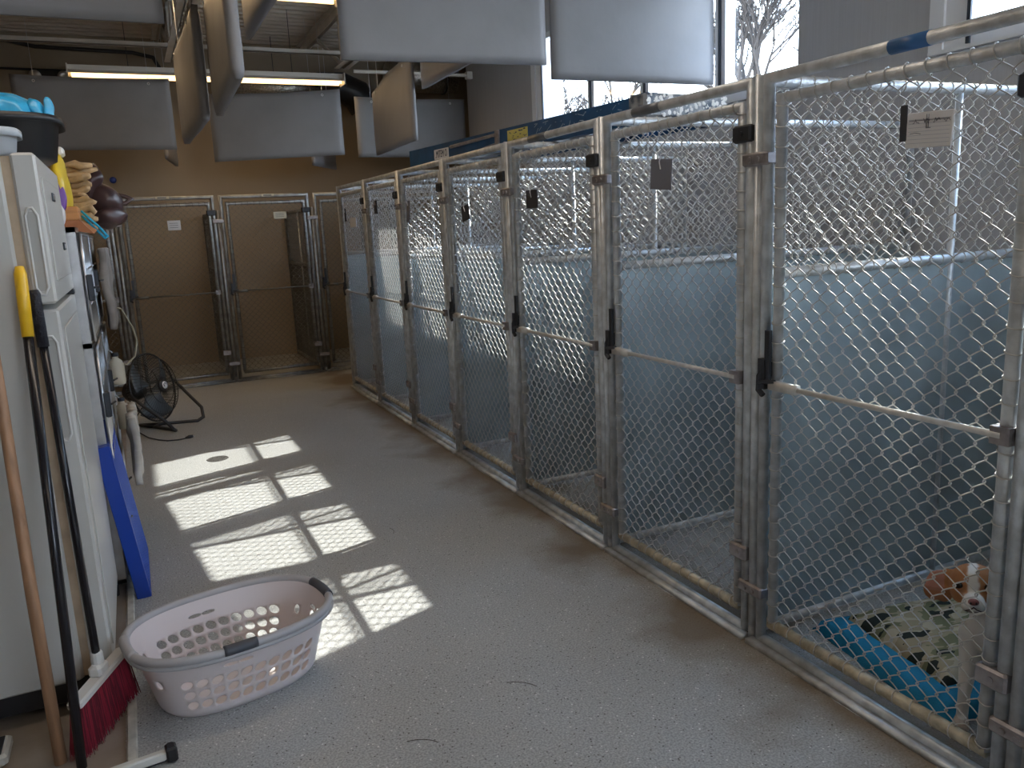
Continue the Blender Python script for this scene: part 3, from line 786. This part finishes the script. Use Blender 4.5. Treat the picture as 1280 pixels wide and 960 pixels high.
# ------------------------------------------------------------------ blue raised floor deck leaning on the cages
DB = mat('blue_deck_plastic', (.008,.05,.36), .35)
t = thing('kennel_floor_deck', 'blue plastic grid floor deck leaning on its edge against the cages', 'floor deck', (-.085, 3.42, 0)); t.rotation_euler = (0, -.115, 0)
DW, DH, DT = .56, .655, .055
m = MB(); m.rbox(-DT,0,0,.018,0,DH,.003); m.rbox(-DT,0,DW-.018,DW,0,DH,.003); m.rbox(-DT,0,.018,DW-.018,0,.018,.003); m.rbox(-DT,0,.018,DW-.018,DH-.018,DH,.003)
for i in range(1,5): m.box(-DT*.9,-.006,.018,DW-.018,DH*i/5-.003,DH*i/5+.003)
m.build('rim', DB, t)
g = MB(); n_ = 17; st = DW/n_
k = -int(DH/st)-1
while k*st < DW:
    for sgn in (1, -1):
        y0_, z0_, y1_, z1_ = (k*st, 0, k*st+DH, DH) if sgn == 1 else (k*st+DH, 0, k*st, DH)
        pts = []
        for s_ in range(41):
            f_ = s_/40; yy = y0_+(y1_-y0_)*f_; zz = z0_+(z1_-z0_)*f_
            if .01 < yy < DW-.01 and .01 < zz < DH-.01: pts.append((-.004, yy, zz))
        if len(pts) > 1: g.tube([pts[0], pts[-1]], .0042, 4)
    k += 1
g.build('grid', DB, t)

# ------------------------------------------------------------------ brooms and handles
BLK = mat('gloss_black_handle', (.012,.012,.016), .22); WOODH = mat('worn_wood_handle', (.36,.20,.11), .5, var=.2, vscale=6, stretch=(8,8,.6))
tag(MB().tube([(-.347,2.385,.0),(-.352,2.42,.5),(-.361,2.53,1.0),(-.37,2.62,1.36)], [.0165,.016,.015,.014], 12).build('wooden_pole', WOODH, None, True), 'worn wooden pole leaning on the side of the refrigerator', 'pole')
t = thing('mop_handle', 'black pole with a yellow grip leaning on the refrigerator, in front of the broom', 'pole', (-.292, 2.33, 0))
top = Vector((.015,.285,1.372)); P0 = Vector((0,0,0)); P1 = P0.lerp(top,.865)
MB().tube([P0, P1], .0135, 12).build('pole', BLK, t, True)
m = MB().tube([P0.lerp(top,.86), P0.lerp(top,.94), P0.lerp(top,.985), top], [.0155,.0165,.016,.011], 12); m.build('grip', mat('yellow_grip', (.85,.50,.02), .35), t, True)
t = thing('push_broom', 'red-bristled broom with white head and black handle by the laundry basket', 'broom', (-.232, 2.52, 0))
hd = Vector((.12,.275,0)).normalized(); rzb = math.atan2(hd.y, hd.x)
Mb = Matrix.Rotation(rzb,4,'Z')
m = MB(); m.rbox(-.155,.155,-.022,.022,.148,.172,.006,Mb); m.rbox(-.028,.028,-.02,.02,.168,.205,.008,Mb); m.lathe([(.019,.18),(.017,.235),(.014,.24)],(0,0,0),(0,.03,1),12)
m.build('head', mat('white_broom_head', (.62,.60,.57), .45), t)
rnd = random.Random(2)
for cm, nm in ((mat('red_bristles', (.32,.012,.035), .6),0),(mat('dark_red_bristles', (.13,.006,.018), .6),1)):
    br_ = MB()
    for i in range(620):
        u = rnd.uniform(-.15,.15); w_ = rnd.uniform(-.018,.018)
        a = Mb @ Vector((u,w_,.15)); b_ = Mb @ Vector((u*1.12+rnd.uniform(-.008,.008), w_*1.7+rnd.uniform(-.006,.006), rnd.uniform(.001,.012)))
        br_.tube([a, (a+b_)/2+Vector((rnd.uniform(-.002,.002),0,0)), b_], [.0013,.0013,.0008], 3, cap=False)
    o = br_.build('bristles', cm, t); o['kind'] = 'stuff'
tp = Vector((-.02,.105,1.305)); b0 = Vector((0,.0,.20)); g0 = b0.lerp(tp,.86)
MB().tube([b0, g0], .0115, 12).build('handle', BLK, t, True)
MB().tube([b0.lerp(tp,.855), b0.lerp(tp,.99), tp], [.015,.015,.011], 12).build('grip', mat('black_rubber_grip', (.012,.012,.02), .5, bump=.6, bscale=150), t, True)
t = thing('floor_squeegee', 'black and white floor squeegee end on the floor at the bottom edge', 'squeegee', (-.16, 2.235, 0), .12)
MB().rbox(-.12,.085,-.012,.012,.008,.034,.004).build('blade_holder', mat('off_white_bar', (.62,.61,.56), .4), t)
MB().rbox(.083,.112,-.022,.018,.0,.045,.005).build('end_cap', BLACKP, t)
MB().rbox(-.12,.11,-.004,.004,0,.009,.001).build('blade', BLACKP, t)

# ------------------------------------------------------------------ laundry basket
PINK = mat('pale_pink_plastic', (.70,.62,.61), .4); GREYR = mat('grey_rim_plastic', (.40,.39,.40), .42); DGR = mat('dark_grey_grip', (.055,.06,.075), .5)
BA, BB, BH = .300, .211, .228
t = thing('laundry_basket', 'pale pink oval laundry basket with grey rim and oval holes', 'laundry basket', (.155, 2.575, 0), .19)
NU = 36
def sup(an):
    c_, s_ = math.cos(an), math.sin(an); e = 2/2.6
    return (abs(c_)**e*math.copysign(1,c_)*BA, abs(s_)**e*math.copysign(1,s_)*BB)
ARC = [0.0]
for i in range(1440):
    p_, q_ = sup(2*PI*i/1440), sup(2*PI*(i+1)/1440); ARC.append(ARC[-1]+math.hypot(q_[0]-p_[0], q_[1]-p_[1]))
def arcang(u):
    k = (u/NU) % 1.0*ARC[-1]; lo, hi = 0, 1440
    while hi-lo > 1:
        mi = (lo+hi)//2
        if ARC[mi] <= k: lo = mi
        else: hi = mi
    return 2*PI*(lo+(k-ARC[lo])/max(1e-9, ARC[hi]-ARC[lo]))/1440
def bpt(u, v, off=0):
    """u in 0..NU around (equal steps along the rim), v in 0..1 up the wall"""
    an = arcang(u); c_, s_ = math.cos(an), math.sin(an); e = 2/2.6
    X = abs(c_)**e*math.copysign(1,c_); Y = abs(s_)**e*math.copysign(1,s_)
    k = .80+.20*v; kb = .74+.26*v
    z = BH*v
    if v < .12: q = (.12-v)/.12; k -= .05*q*q; kb -= .06*q*q
    sq = Vector((X,Y)).normalized()
    return Vector((X*BA*k+sq.x*off, Y*BB*kb+sq.y*off, z))
m = MB(); idx = {}
def vid(p):
    key = (round(p.x,5), round(p.y,5), round(p.z,5))
    if key not in idx: idx[key] = len(m.v); m.v.append(tuple(p))
    return idx[key]
rows = [0,.05,.12,.15,.32,.49,.66,.74,.80,.92,1.0]
def has(u, j):
    an = math.degrees(arcang(u+.5)); side = an % 180
    inlong = abs(sup(math.radians(an))[0]) < BA*.74 and side > 18 and side < 162
    if j in (3,4,5) and inlong: return (.40,.38,1)
    return None
def cell(u0, v0, u1, v1, hole):
    N = 4; per = []
    for i in range(N): per.append((u0+(u1-u0)*i/N, v0))
    for i in range(N): per.append((u1, v0+(v1-v0)*i/N))
    for i in range(N): per.append((u1-(u1-u0)*i/N, v1))
    for i in range(N): per.append((u0, v1-(v1-v0)*i/N))
    if not hole:
        for j in range(N):
            for i in range(N):
                q = [(u0+(u1-u0)*a/N, v0+(v1-v0)*b/N) for a, b in ((i,j),(i+1,j),(i+1,j+1),(i,j+1))]
                m.f.append(tuple(vid(bpt(*p)) for p in q))
        return
    ru, rv, fl = hole; inner = []; phi = math.radians(40)
    for i in range(16):
        a = 2*PI*(i-2)/16-PI*3/4+PI/4
        if fl: rad = 1/math.hypot(math.cos(a-phi)/.46, math.sin(a-phi)/.33); du, dv = math.cos(a)*rad, math.sin(a)*rad
        else: du, dv = math.cos(a)*ru, math.sin(a)*rv
        inner.append(((u0+u1)/2+du*(u1-u0), (v0+v1)/2+dv*(v1-v0)))
    for i in range(16):
        j = (i+1) % 16
        m.f.append(tuple(vid(bpt(*p)) for p in (per[i], per[j], inner[j], inner[i])))
for j in range(len(rows)-1):
    for u in range(NU):
        h_ = has(u, j)
        if j in (7,) :
            sx_ = sup(arcang(u+.5))
            if -.10 < sx_[0] < .02 and abs(sx_[1]) > BB*.8: h_ = (.499,.45,0)
        if j in (5,6) and not h_:
            an = math.degrees(arcang(u+.5)) % 180
            if an < 9 or an > 171: h_ = (.42,.44,0)
            elif j == 5 and (20 < an < 30 or 150 < an < 160): h_ = (.26,.4,0)
        cell(u, rows[j], u+1, rows[j+1], h_)
bot = [vid(bpt(u+i/4, 0)) for u in range(NU) for i in range(4)]
m.f.append(tuple(bot[::-1]))
wall = m.build('wall', PINK, t, True); mod(wall, 'SOLIDIFY', thickness=.0035, offset=0)
def rimseg(a0, a1, r, off=.012, dz=.0, n=24):
    return [tuple(bpt(NU*(a0+(a1-a0)*i/n)/360, 1, off)+Vector((0,0,dz))) for i in range(n+1)]
m = MB(); m.tube([tuple(bpt(NU*i/96, 1, .010)) for i in range(96)], .0135, 10, closed=True)
m.tube([tuple(bpt(NU*i/96, 1, .016)+Vector((0,0,-.016))) for i in range(96)], .0075, 8, closed=True)
m.build('rim', GREYR, t, True)
for a in (262,): MB().tube(rimseg(a-10, a+10, 0, .011, .003, 10), .0165, 12).build('handle_grip', DGR, t, True)
for a in (0, 180): MB().tube(rimseg(a-14, a+14, 0, .011, .001, 10), .0155, 12).build('handle_grip', DGR if a == 0 else GREYR, t, True)

# ------------------------------------------------------------------ floor fan, cord, drain
t = thing('floor_fan', 'black floor fan on a bent tube stand in front of the back kennels', 'fan', (.045, 6.72, 0), 0)
ax = Vector((.80,-.57,.18)).normalized(); hc = Vector((0,0,.315)); R_ = .265
bx_ = Vector((0,0,1)).cross(ax).normalized(); bz_ = ax.cross(bx_)
def fp(r, a, d): return hc+bx_*r*math.cos(a)+bz_*r*math.sin(a)+ax*d
CAGE = mat('black_fan_wire', (.03,.033,.037), .4, .4)
m = MB()
m.tube([fp(R_,2*PI*i/40,0) for i in range(40)], .007, 6, closed=True)
for r,d in ((.22,.062),(.14,.08),(.20,-.085),(.12,-.11)): m.tube([fp(r,2*PI*i/36,d) for i in range(36)], .003, 5, closed=True)
for i in range(60):
    a = 2*PI*i/60
    m.tube([fp(.05,a,.088),fp(.14,a+.05,.08),fp(.22,a+.08,.062),fp(R_,a+.1,.0)], .0016, 4, cap=False)
    m.tube([fp(R_,a,0),fp(.20,a,-.085),fp(.12,a,-.11),fp(.05,a,-.12)], .0016, 4, cap=False)
m.build('cage', CAGE, t, True)
bl_ = MB()
for k in range(3):
    a0 = 2*PI*k/3; g_ = []
    for i in range(7):
        for j in range(7):
            r = .05+.19*i/6; a = a0+(-.2+1.25*j/6*(.75+.25*i/6)); g_.append(fp(r,a,-.05+.09*j/6-.01*i/6))
    bl_.add(g_, [(i*7+j,i*7+j+1,(i+1)*7+j+1,(i+1)*7+j) for i in range(6) for j in range(6)])
bo = bl_.build('blade', mat('grey_fan_blade', (.13,.15,.17), .35, .4), t, True); mod(bo, 'SOLIDIFY', thickness=.003)
MB().lathe([(0,-.10),(.06,-.10),(.075,-.16),(.07,-.22),(.04,-.25),(0,-.25)], hc, ax, 20).build('motor', BLACKP, t, True)
MB().lathe([(0,.105),(.03,.105),(.05,.098),(.052,.08),(.0,.08)], hc, ax, 20).build('hub_cover', BLACKP, t, True)
lg = MB().lathe([(0,.109),(.028,.108),(.030,.104)], hc, ax, 20).build('logo_disc', mat('white_logo', (.75,.76,.8), .4), t, True)
m = MB(); m.tube([fp(.016,2*PI*i/10,.110) for i in range(7)], .0025, 5); m.build('logo_mark', INK, lg, True)
st = MB()
e1 = hc+bx_*(R_+.02); e2 = hc-bx_*(R_+.02); fwd = Vector((ax.x,ax.y,0)).normalized(); sx_ = Vector((bx_.x,bx_.y,0)).normalized()
def gp(s_, f_, z=.013): q_ = sx_*s_+fwd*f_; return Vector((q_.x,q_.y,z))
st.tube([e1, gp(.27,.10,.22), gp(.24,.24,.10), gp(.20,.27,.03), gp(.15,.25,.013), gp(.05,.0), gp(-.05,.0), gp(-.15,.25,.013), gp(-.20,.27,.03), gp(-.24,.24,.10), gp(-.27,.10,.22), e2], .0125, 8)
st.tube([gp(.05,0),gp(.0,-.16)], .0125, 8); st.tube([gp(-.05,0),gp(0,-.16)], .0125, 8)
st.tube([e1,fp(R_,0,0)], .012, 8); st.tube([e2,fp(R_,PI,0)], .012, 8)
st.build('stand', BLACKP, t, True)
t = thing('power_cord', 'black power cord of the fan ending in a plug on the floor', 'cord', (0,0,0))
MB().tube([(-.02,6.78,.2),(-.10,6.7,.10),(-.09,6.55,.01),(-.03,6.35,.006),(.03,6.24,.006),(.09,6.17,.006),(.16,6.15,.006),(.215,6.165,.006)], .0048, 6).build('cable', BLACKP, t, True)
m = MB().tube([(.21,6.165,.009),(.235,6.17,.012),(.262,6.178,.012)], [.006,.013,.011], 8); m.build('plug', BLACKP, t, True)
m = MB(); m.box(.262,.28,6.172,6.174,.010,.014); m.box(.262,.28,6.182,6.184,.010,.014); m.build('prong', GROM, t)
t = thing('floor_drain', 'round dark floor drain beside the farthest sunlit patch', 'drain', (.365, 5.46, 0))
m = MB().lathe([(0,.001),(.062,.001),(.066,.003),(.07,.0005)], (0,0,0), (0,0,1), 28); m.build('plate', mat('drain_iron', (.10,.095,.09), .6, .5), t)
m = MB()
for i in range(8):
    a = 2*PI*i/8; m.lathe([(.007,.0012),(.0,.0035)], (.04*math.cos(a),.04*math.sin(a),.0), (0,0,1), 8)
m.build('drain_holes', BLACKP, t)
HAIR = mat('dark_hair', (.08,.06,.05), .8)
rnd = random.Random(6)
for (x,y,a,L_,lab) in ((.99,2.06,1.9,.10,'thin dark twig on the floor near the right kennels'),(.62,1.95,2.1,.09,'tiny dark hair on the floor at the bottom centre'),(.98,3.55,1.0,.08,'tiny curved scrap on the floor right of the sunlit patches')):
    pts = [(x+L_*s_*math.cos(a+.5*s_), y+L_*s_*math.sin(a+.5*s_), .0022) for s_ in (0,.25,.5,.75,1)]
    tag(MB().tube(pts, .0011, 4).build('floor_scrap', HAIR), lab, 'scrap')

# ------------------------------------------------------------------ dog bed
CY = mat('cyan_fleece', (.015,.25,.46), .9, bump=.3, bscale=200)
def camo():
    m = bpy.data.materials.new('camouflage_cloth'); m.use_nodes = True
    n = m.node_tree.nodes; l = m.node_tree.links; b = n['Principled BSDF']; b.inputs['Roughness'].default_value = .9
    t = n.new('ShaderNodeTexCoord'); mp = n.new('ShaderNodeMapping'); mp.inputs['Scale'].default_value = (1.0,2.1,1); mp.inputs['Rotation'].default_value = (0,0,.35)
    l.new(t.outputs['Object'], mp.inputs[0])
    def band(seed, sc, thr, col, prev):
        q = n.new('ShaderNodeTexNoise'); q.noise_dimensions = '4D'; q.inputs['W'].default_value = seed; q.inputs['Scale'].default_value = sc; q.inputs['Detail'].default_value = 2.5
        l.new(mp.outputs[0], q.inputs['Vector'])
        k = n.new('ShaderNodeMath'); k.operation = 'GREATER_THAN'; k.inputs[1].default_value = thr; l.new(q.outputs['Fac'], k.inputs[0])
        x = n.new('ShaderNodeMix'); x.data_type = 'RGBA'; l.new(k.outputs[0], x.inputs[0])
        if isinstance(prev, tuple): x.inputs[6].default_value = (*prev, 1)
        else: l.new(prev, x.inputs[6])
        x.inputs[7].default_value = (*col, 1); return x.outputs[2]
    c = band(1, 9, .52, (.21,.21,.115), (.42,.35,.23))
    c = band(4, 9, .57, (.55,.48,.35), c); c = band(9, 8, .575, (.022,.03,.025), c)
    l.new(c, b.inputs['Base Color']); return m
t = thing('dog_bed', 'blue fleece dog bed with camouflage centre on the kennel floor', 'dog bed', (1.985, 1.905, 0), math.atan2(-.16,.987))
# local x: along the divider, local -y: towards the camera side
BLn, BWd = .64, .59
def pad(x0, x1, y0, y1, z0, th, r, puff, seed, nx=30, ny=36):
    m = MB(); v = []
    for s_ in (0, 1):
        for j in range(ny+1):
            for i in range(nx+1):
                x = x0+(x1-x0)*i/nx; y = y0+(y1-y0)*j/ny
                e = min(x-x0, x1-x, y-y0, y1-y)/r; k = 1-(1-min(1,e))**2; k = math.sqrt(max(0,k))
                n_ = .35*mnoise.noise(Vector((x*7+seed,y*7,0)))
                ex = (.012*mnoise.noise(Vector((y*9,seed,0))), .012*mnoise.noise(Vector((x*9,seed,3))))
                v.append((x+ex[0], y+ex[1], z0 + (th*(.12+.88*k)*(1+puff*n_) if s_ else 0)))
    N = (nx+1)*(ny+1); f = []
    for j in range(ny):
        for i in range(nx):
            a = j*(nx+1)+i; f += [(a+nx+1,a+nx+2,a+1,a),(N+a,N+a+1,N+a+nx+2,N+a+nx+1)]
    for i in range(nx): f.append((i,i+1,N+i+1,N+i)); a = ny*(nx+1)+i; f.append((a+1,a,N+a,N+a+1))
    for j in range(ny): a = j*(nx+1); f.append((a+nx+1,a,N+a,N+a+nx+1)); a += nx; f.append((a,a+nx+1,N+a+nx+1,N+a))
    m.add(v, f); return m
pad(0, BLn, -BWd, 0, 0, .045, .05, .3, 2).build('fleece_border', CY, t, True)
pad(.095, BLn-.06, -BWd+.10, -.045, .035, .045, .07, .6, 7).build('camouflage_pad', camo(), t, True)

# ------------------------------------------------------------------ dog
def capsule(m, a, b, ra, rb, n=14):
    a = Vector(a); b = Vector(b); pts = []; rs = []
    d = (b-a); L = d.length; u = d/L
    for i in range(5):
        q = PI/2*(1-i/4); pts.append(a-u*ra*math.sin(q)); rs.append(max(.001, ra*math.cos(q)))
    for i in range(1, 6): pts.append(a.lerp(b, i/6)); rs.append(ra+(rb-ra)*i/6)
    for i in range(5):
        q = PI/2*i/4; pts.append(b+u*rb*math.sin(q)); rs.append(max(.001, rb*math.cos(q)))
    m.tube(pts, rs, n)
HC = Vector((2.005, 1.350, .382))
f_ = Vector((-.80,-.545,.20)).normalized(); s_ = Vector((0,0,1)).cross(f_).normalized()   # s_ points to the dog's left = image right?
u_ = f_.cross(s_)
# roll the head slightly
rl = Matrix.Rotation(.08, 3, f_); s_ = rl @ s_; u_ = rl @ u_
HM = Matrix((f_, s_, u_)).transposed()
def hp(f, s, u): return HC + f_*f + s_*s + u_*u
d = MB()
E3 = lambda c, r, rot=None: d.ell(c, r, 22, 16, (HM @ rot) if rot else HM)
E3(hp(-.012,0,.006), (.070,.062,.056))              # skull
E3(hp(.004,0,.026), (.052,.046,.034))               # forehead
E3(hp(.022,.030,-.012), (.036,.028,.032)); E3(hp(.022,-.030,-.012), (.036,.028,.032))   # cheeks
E3(hp(.062,0,-.026), (.044,.026,.024))              # muzzle
E3(hp(.078,.014,-.034), (.024,.017,.020)); E3(hp(.078,-.014,-.034), (.024,.017,.020))   # flews
E3(hp(.055,0,-.045), (.036,.018,.014))              # lower jaw
for sd_ in (1, -1):
    if sd_ < 0:   # ear on the image-left side swings out sideways
        E3(hp(-.022,-.062,.020), (.016,.026,.020)); E3(hp(-.018,-.084,.002), (.0095,.036,.034), Matrix.Rotation(.35,3,'X')); E3(hp(-.012,-.098,-.022), (.009,.030,.030), Matrix.Rotation(.6,3,'X')); E3(hp(-.010,-.076,-.030), (.009,.026,.024))
    else:
        E3(hp(-.018,.062,.020), (.020,.020,.024)); E3(hp(-.010,.072,-.014), (.022,.010,.040))
# neck, trunk (deep chest narrowing to the belly), legs
CH0 = Vector((2.065,1.315,.255)); HP = Vector((2.45,1.235,.275))
capsule(d, hp(-.045,0,-.02), CH0+Vector((.01,-.01,.03)), .048, .066)
ax3 = (HP-CH0).normalized(); sd3 = Vector((0,0,1)).cross(ax3).normalized(); up3 = ax3.cross(sd3); TM = Matrix((ax3, sd3, up3)).transposed()
d.ell(CH0+ax3*.03, (.115,.070,.093), 26, 18, TM); d.ell(CH0.lerp(HP,.5)+Vector((0,0,.008)), (.15,.062,.070), 26, 18, TM); d.ell(HP, (.085,.062,.072), 22, 16, TM)
capsule(d, CH0+Vector((-.028,-.004,-.02)), CH0+Vector((-.035,0,.03)), .05, .045)
def leg(pts, rs):
    for i in range(len(pts)-1): capsule(d, pts[i], pts[i+1], rs[i], rs[i+1], 12)
def paw(p, fd):
    fd = Vector((fd[0],fd[1],0)).normalized(); sd = Vector((-fd.y,fd.x,0))
    d.ell(Vector(p)+fd*.008+Vector((0,0,.016)), (.026,.021,.017), 16, 12, Matrix((fd,sd,Vector((0,0,1)))).transposed())
    for k in (-1.5,-.5,.5,1.5): d.ell(Vector(p)+fd*(.028-abs(k)*.003)+sd*k*.0105+Vector((0,0,.012)), (.013,.0068,.011), 10, 8, Matrix((fd,sd,Vector((0,0,1)))).transposed())
pf = (-.85,-.5)
leg([(2.02,1.350,.235),(1.992,1.340,.155),(1.955,1.322,.085),(1.940,1.314,.020)], [.040,.025,.0165,.0155]); paw((1.934,1.310,0), pf)
leg([(2.065,1.27,.235),(2.060,1.245,.155),(2.035,1.220,.085),(2.022,1.212,.020)], [.036,.026,.019,.017]); paw((2.016,1.208,.0), pf)
for s2 in (1, -1):
    o_ = sd3*s2*.045
    leg([HP+o_+Vector((-.0,0,-.01)), HP+o_+Vector((-.05,.035,-.105)), HP+o_+Vector((.03,-.02,-.185)), HP+o_+Vector((.010,-.01,-.255))], [.052,.032,.018,.016]); paw((HP+o_+Vector((.003,-.0,-.275))).to_tuple(), pf)
capsule(d, HP+ax3*.07+Vector((0,0,.03)), HP+ax3*.17+Vector((0,0,.13)), .016, .006)
tmp = d.build('tmp', None); mod(tmp, 'REMESH', mode='VOXEL', voxel_size=.0042, adaptivity=0); mod(tmp, 'SMOOTH', factor=.6, iterations=5)
me = bpy.data.meshes.new_from_object(tmp.evaluated_get(bpy.context.evaluated_depsgraph_get())); bpy.data.objects.remove(tmp)
me.name = 'body'
FURW, FURT, FURP, FURD = (.72,.68,.64), (.40,.17,.065), (.46,.22,.18), (.20,.075,.03)
ca = me.color_attributes.new('fur', 'FLOAT_COLOR', 'POINT')
def sstep(a, b, x): x = max(0, min(1, (x-a)/(b-a))); return x*x*(3-2*x)
def mixc(a, b, k): return tuple(a[i]+(b[i]-a[i])*k for i in range(3))
for i, v in enumerate(me.vertices):
    p = v.co; q = p-HC; F, L, U = q.dot(f_), q.dot(s_), q.dot(u_)
    nz_ = mnoise.noise(p*60)*.006
    c = FURW
    if q.length < .135 and (F > -.075) and U > -.075:
        # tan mask with a white blaze that widens over the muzzle
        blaze = .010+.003*sstep(.0,.05,F)
        k = sstep(blaze-.003, blaze+.004, abs(L+.001)+nz_)
        k *= 1-sstep(.058,.070,F+nz_)*(1-sstep(-.006,.004,U))
        k *= max(sstep(-.062,-.046,U+nz_), 1-sstep(-.06,-.05,L))
        c = mixc(FURW, FURT, k)
        if L < -.072: c = mixc(c, FURP, .75 if U > -.022 else .2)
        if abs(L) > .03 and U < -.012 and F < .03: c = mixc(c, FURD, .35)
        for e in (-1, 1):
            dd = math.hypot(L-e*.033, U-.006)
            if F > .02: c = mixc(c, FURD, .7*(1-sstep(.009,.017,dd)))
        if F > .075 and U < -.048: c = mixc(c, (.07,.04,.04), .8)
    else:
        w_ = (p-CH0).dot(ax3)
        if w_ > .10 and p.z > .26 and mnoise.noise(p*9+Vector((3,1,0))) > -.02: c = FURT
        if p.z < .03: c = mixc(c, (.42,.30,.22), .5)
    ca.data[i].color = (*c, 1)
fm = bpy.data.materials.new('dog_fur'); fm.use_nodes = True; n = fm.node_tree.nodes; l = fm.node_tree.links
at = n.new('ShaderNodeAttribute'); at.attribute_name = 'fur'; l.new(at.outputs['Color'], n['Principled BSDF'].inputs['Base Color']); n['Principled BSDF'].inputs['Roughness'].default_value = .8
nb = n.new('ShaderNodeTexNoise'); nb.inputs['Scale'].default_value = 260; bp = n.new('ShaderNodeBump'); bp.inputs['Strength'].default_value = .3; bp.inputs['Distance'].default_value = .003
l.new(nb.outputs['Fac'], bp.inputs['Height']); l.new(bp.outputs[0], n['Principled BSDF'].inputs['Normal'])
me.materials.append(fm)
for p in me.polygons: p.use_smooth = True
dog = thing('dog', 'tan and white puppy looking through the gate, standing by the blue bed', 'dog', (2.1, 1.25, 0))
bo = bpy.data.objects.new('body', me); C.objects.link(bo); bo.parent = dog; bo.matrix_parent_inverse = Matrix.Translation((-2.1,-1.25,0))
def dpart(mb, name, m_):
    o = mb.build(name, m_, dog, True); o.matrix_parent_inverse = Matrix.Translation((-2.1,-1.25,0)); return o
EYE = mat('dark_wet_eye', (.012,.008,.006), .08)
for e in (-1, 1):
    x = MB(); x.ell(hp(.0445,e*.034,.008), (.0105,.0115,.0105), 16, 12, HM); dpart(x, 'eye', EYE)
x = MB(); x.ell(hp(.104,0,-.020), (.009,.0135,.0095), 18, 12, HM); dpart(x, 'nose', mat('pink_brown_nose', (.26,.09,.085), .35))
x = MB()
for e in (-1, 1): x.ell(hp(.1105,e*.0065,-.022), (.0035,.003,.0035), 10, 8, HM)
x.tube([hp(.098,-.020,-.046),hp(.103,-.008,-.041),hp(.106,0,-.034),hp(.103,.008,-.041),hp(.098,.020,-.046)], .0016, 5)
dpart(x, 'mouth', mat('dark_mouth', (.03,.015,.015), .5))

# ------------------------------------------------------------------ outside
struct(MB().box(3.86, 80, -60, 80, -.5, -.2).build('ground', mat('winter_ground', (.42,.40,.35), .9, var=.2, vscale=.6)))
BARK = mat('grey_bark', (.045,.035,.03), .85)
def tree(x, y, h, seed, label, spread=.5, levels=7):
    rnd = random.Random(seed); t = thing('bare_tree', label, 'tree', (x, y, -.2), 0, 'bare trees outside the windows')
    tr = MB(); tw = MB()
    def grow(p, d, L, r, lv):
        q = p + d*L
        mid = p.lerp(q,.5)+Vector((rnd.uniform(-1,1),rnd.uniform(-1,1),0))*L*.06
        (tr if lv > levels-2 else tw).tube([p, mid, q], [max(r,.008), max(r*.85,.0075), max(r*.7,.007)], 5 if lv > 3 else 3, cap=False)
        if lv == 0: return
        for k in range(3 if lv > 1 else 4):
            nd = (d + Vector((rnd.uniform(-1,1),rnd.uniform(-1,1),rnd.uniform(-.25,.6)))*spread*1.15).normalized()
            st = p.lerp(q, rnd.uniform(.45,1.0) if k else 1.0)
            grow(st, nd, L*rnd.uniform(.62,.80), r*(.62 if k else .7), lv-1)
    grow(Vector((0,0,0)), Vector((0,0,1)), h*.22, h*.016, levels)
    tr.build('trunk', BARK, t); o = tw.build('twigs', BARK, t); return t
tree(13.2, 14.3, 10.6, 3, 'bare tree seen through the nearest pane of the big window')
tree(12.0, 19.5, 9.5, 8, 'bare tree seen through the lower panes above the ladder', .6)
tree(10.5, 22.0, 9.0, 11, 'bare tree furthest left outside the window', .6)
tree(14.5, 17.3, 9.0, 15, 'small bare tree between the other two outside', .6)
# unseen rail added outside to cast the bar shadow in the sun patches
t = thing('added_shadow_rail', 'thin added rail outside above the windows, casting the bar shadow', 'rail', (4.55, 2, 3.17))
MB().tube([(0,-6,0),(0,5.6,0)], .013, 8).build('rail', WHITE, t, True)
for y in (-5.5,-2.45,1.24,5.4): MB().tube([(-.7,y,.3),(0,y,0)], .012, 6).build('bracket', WHITE, t, True)
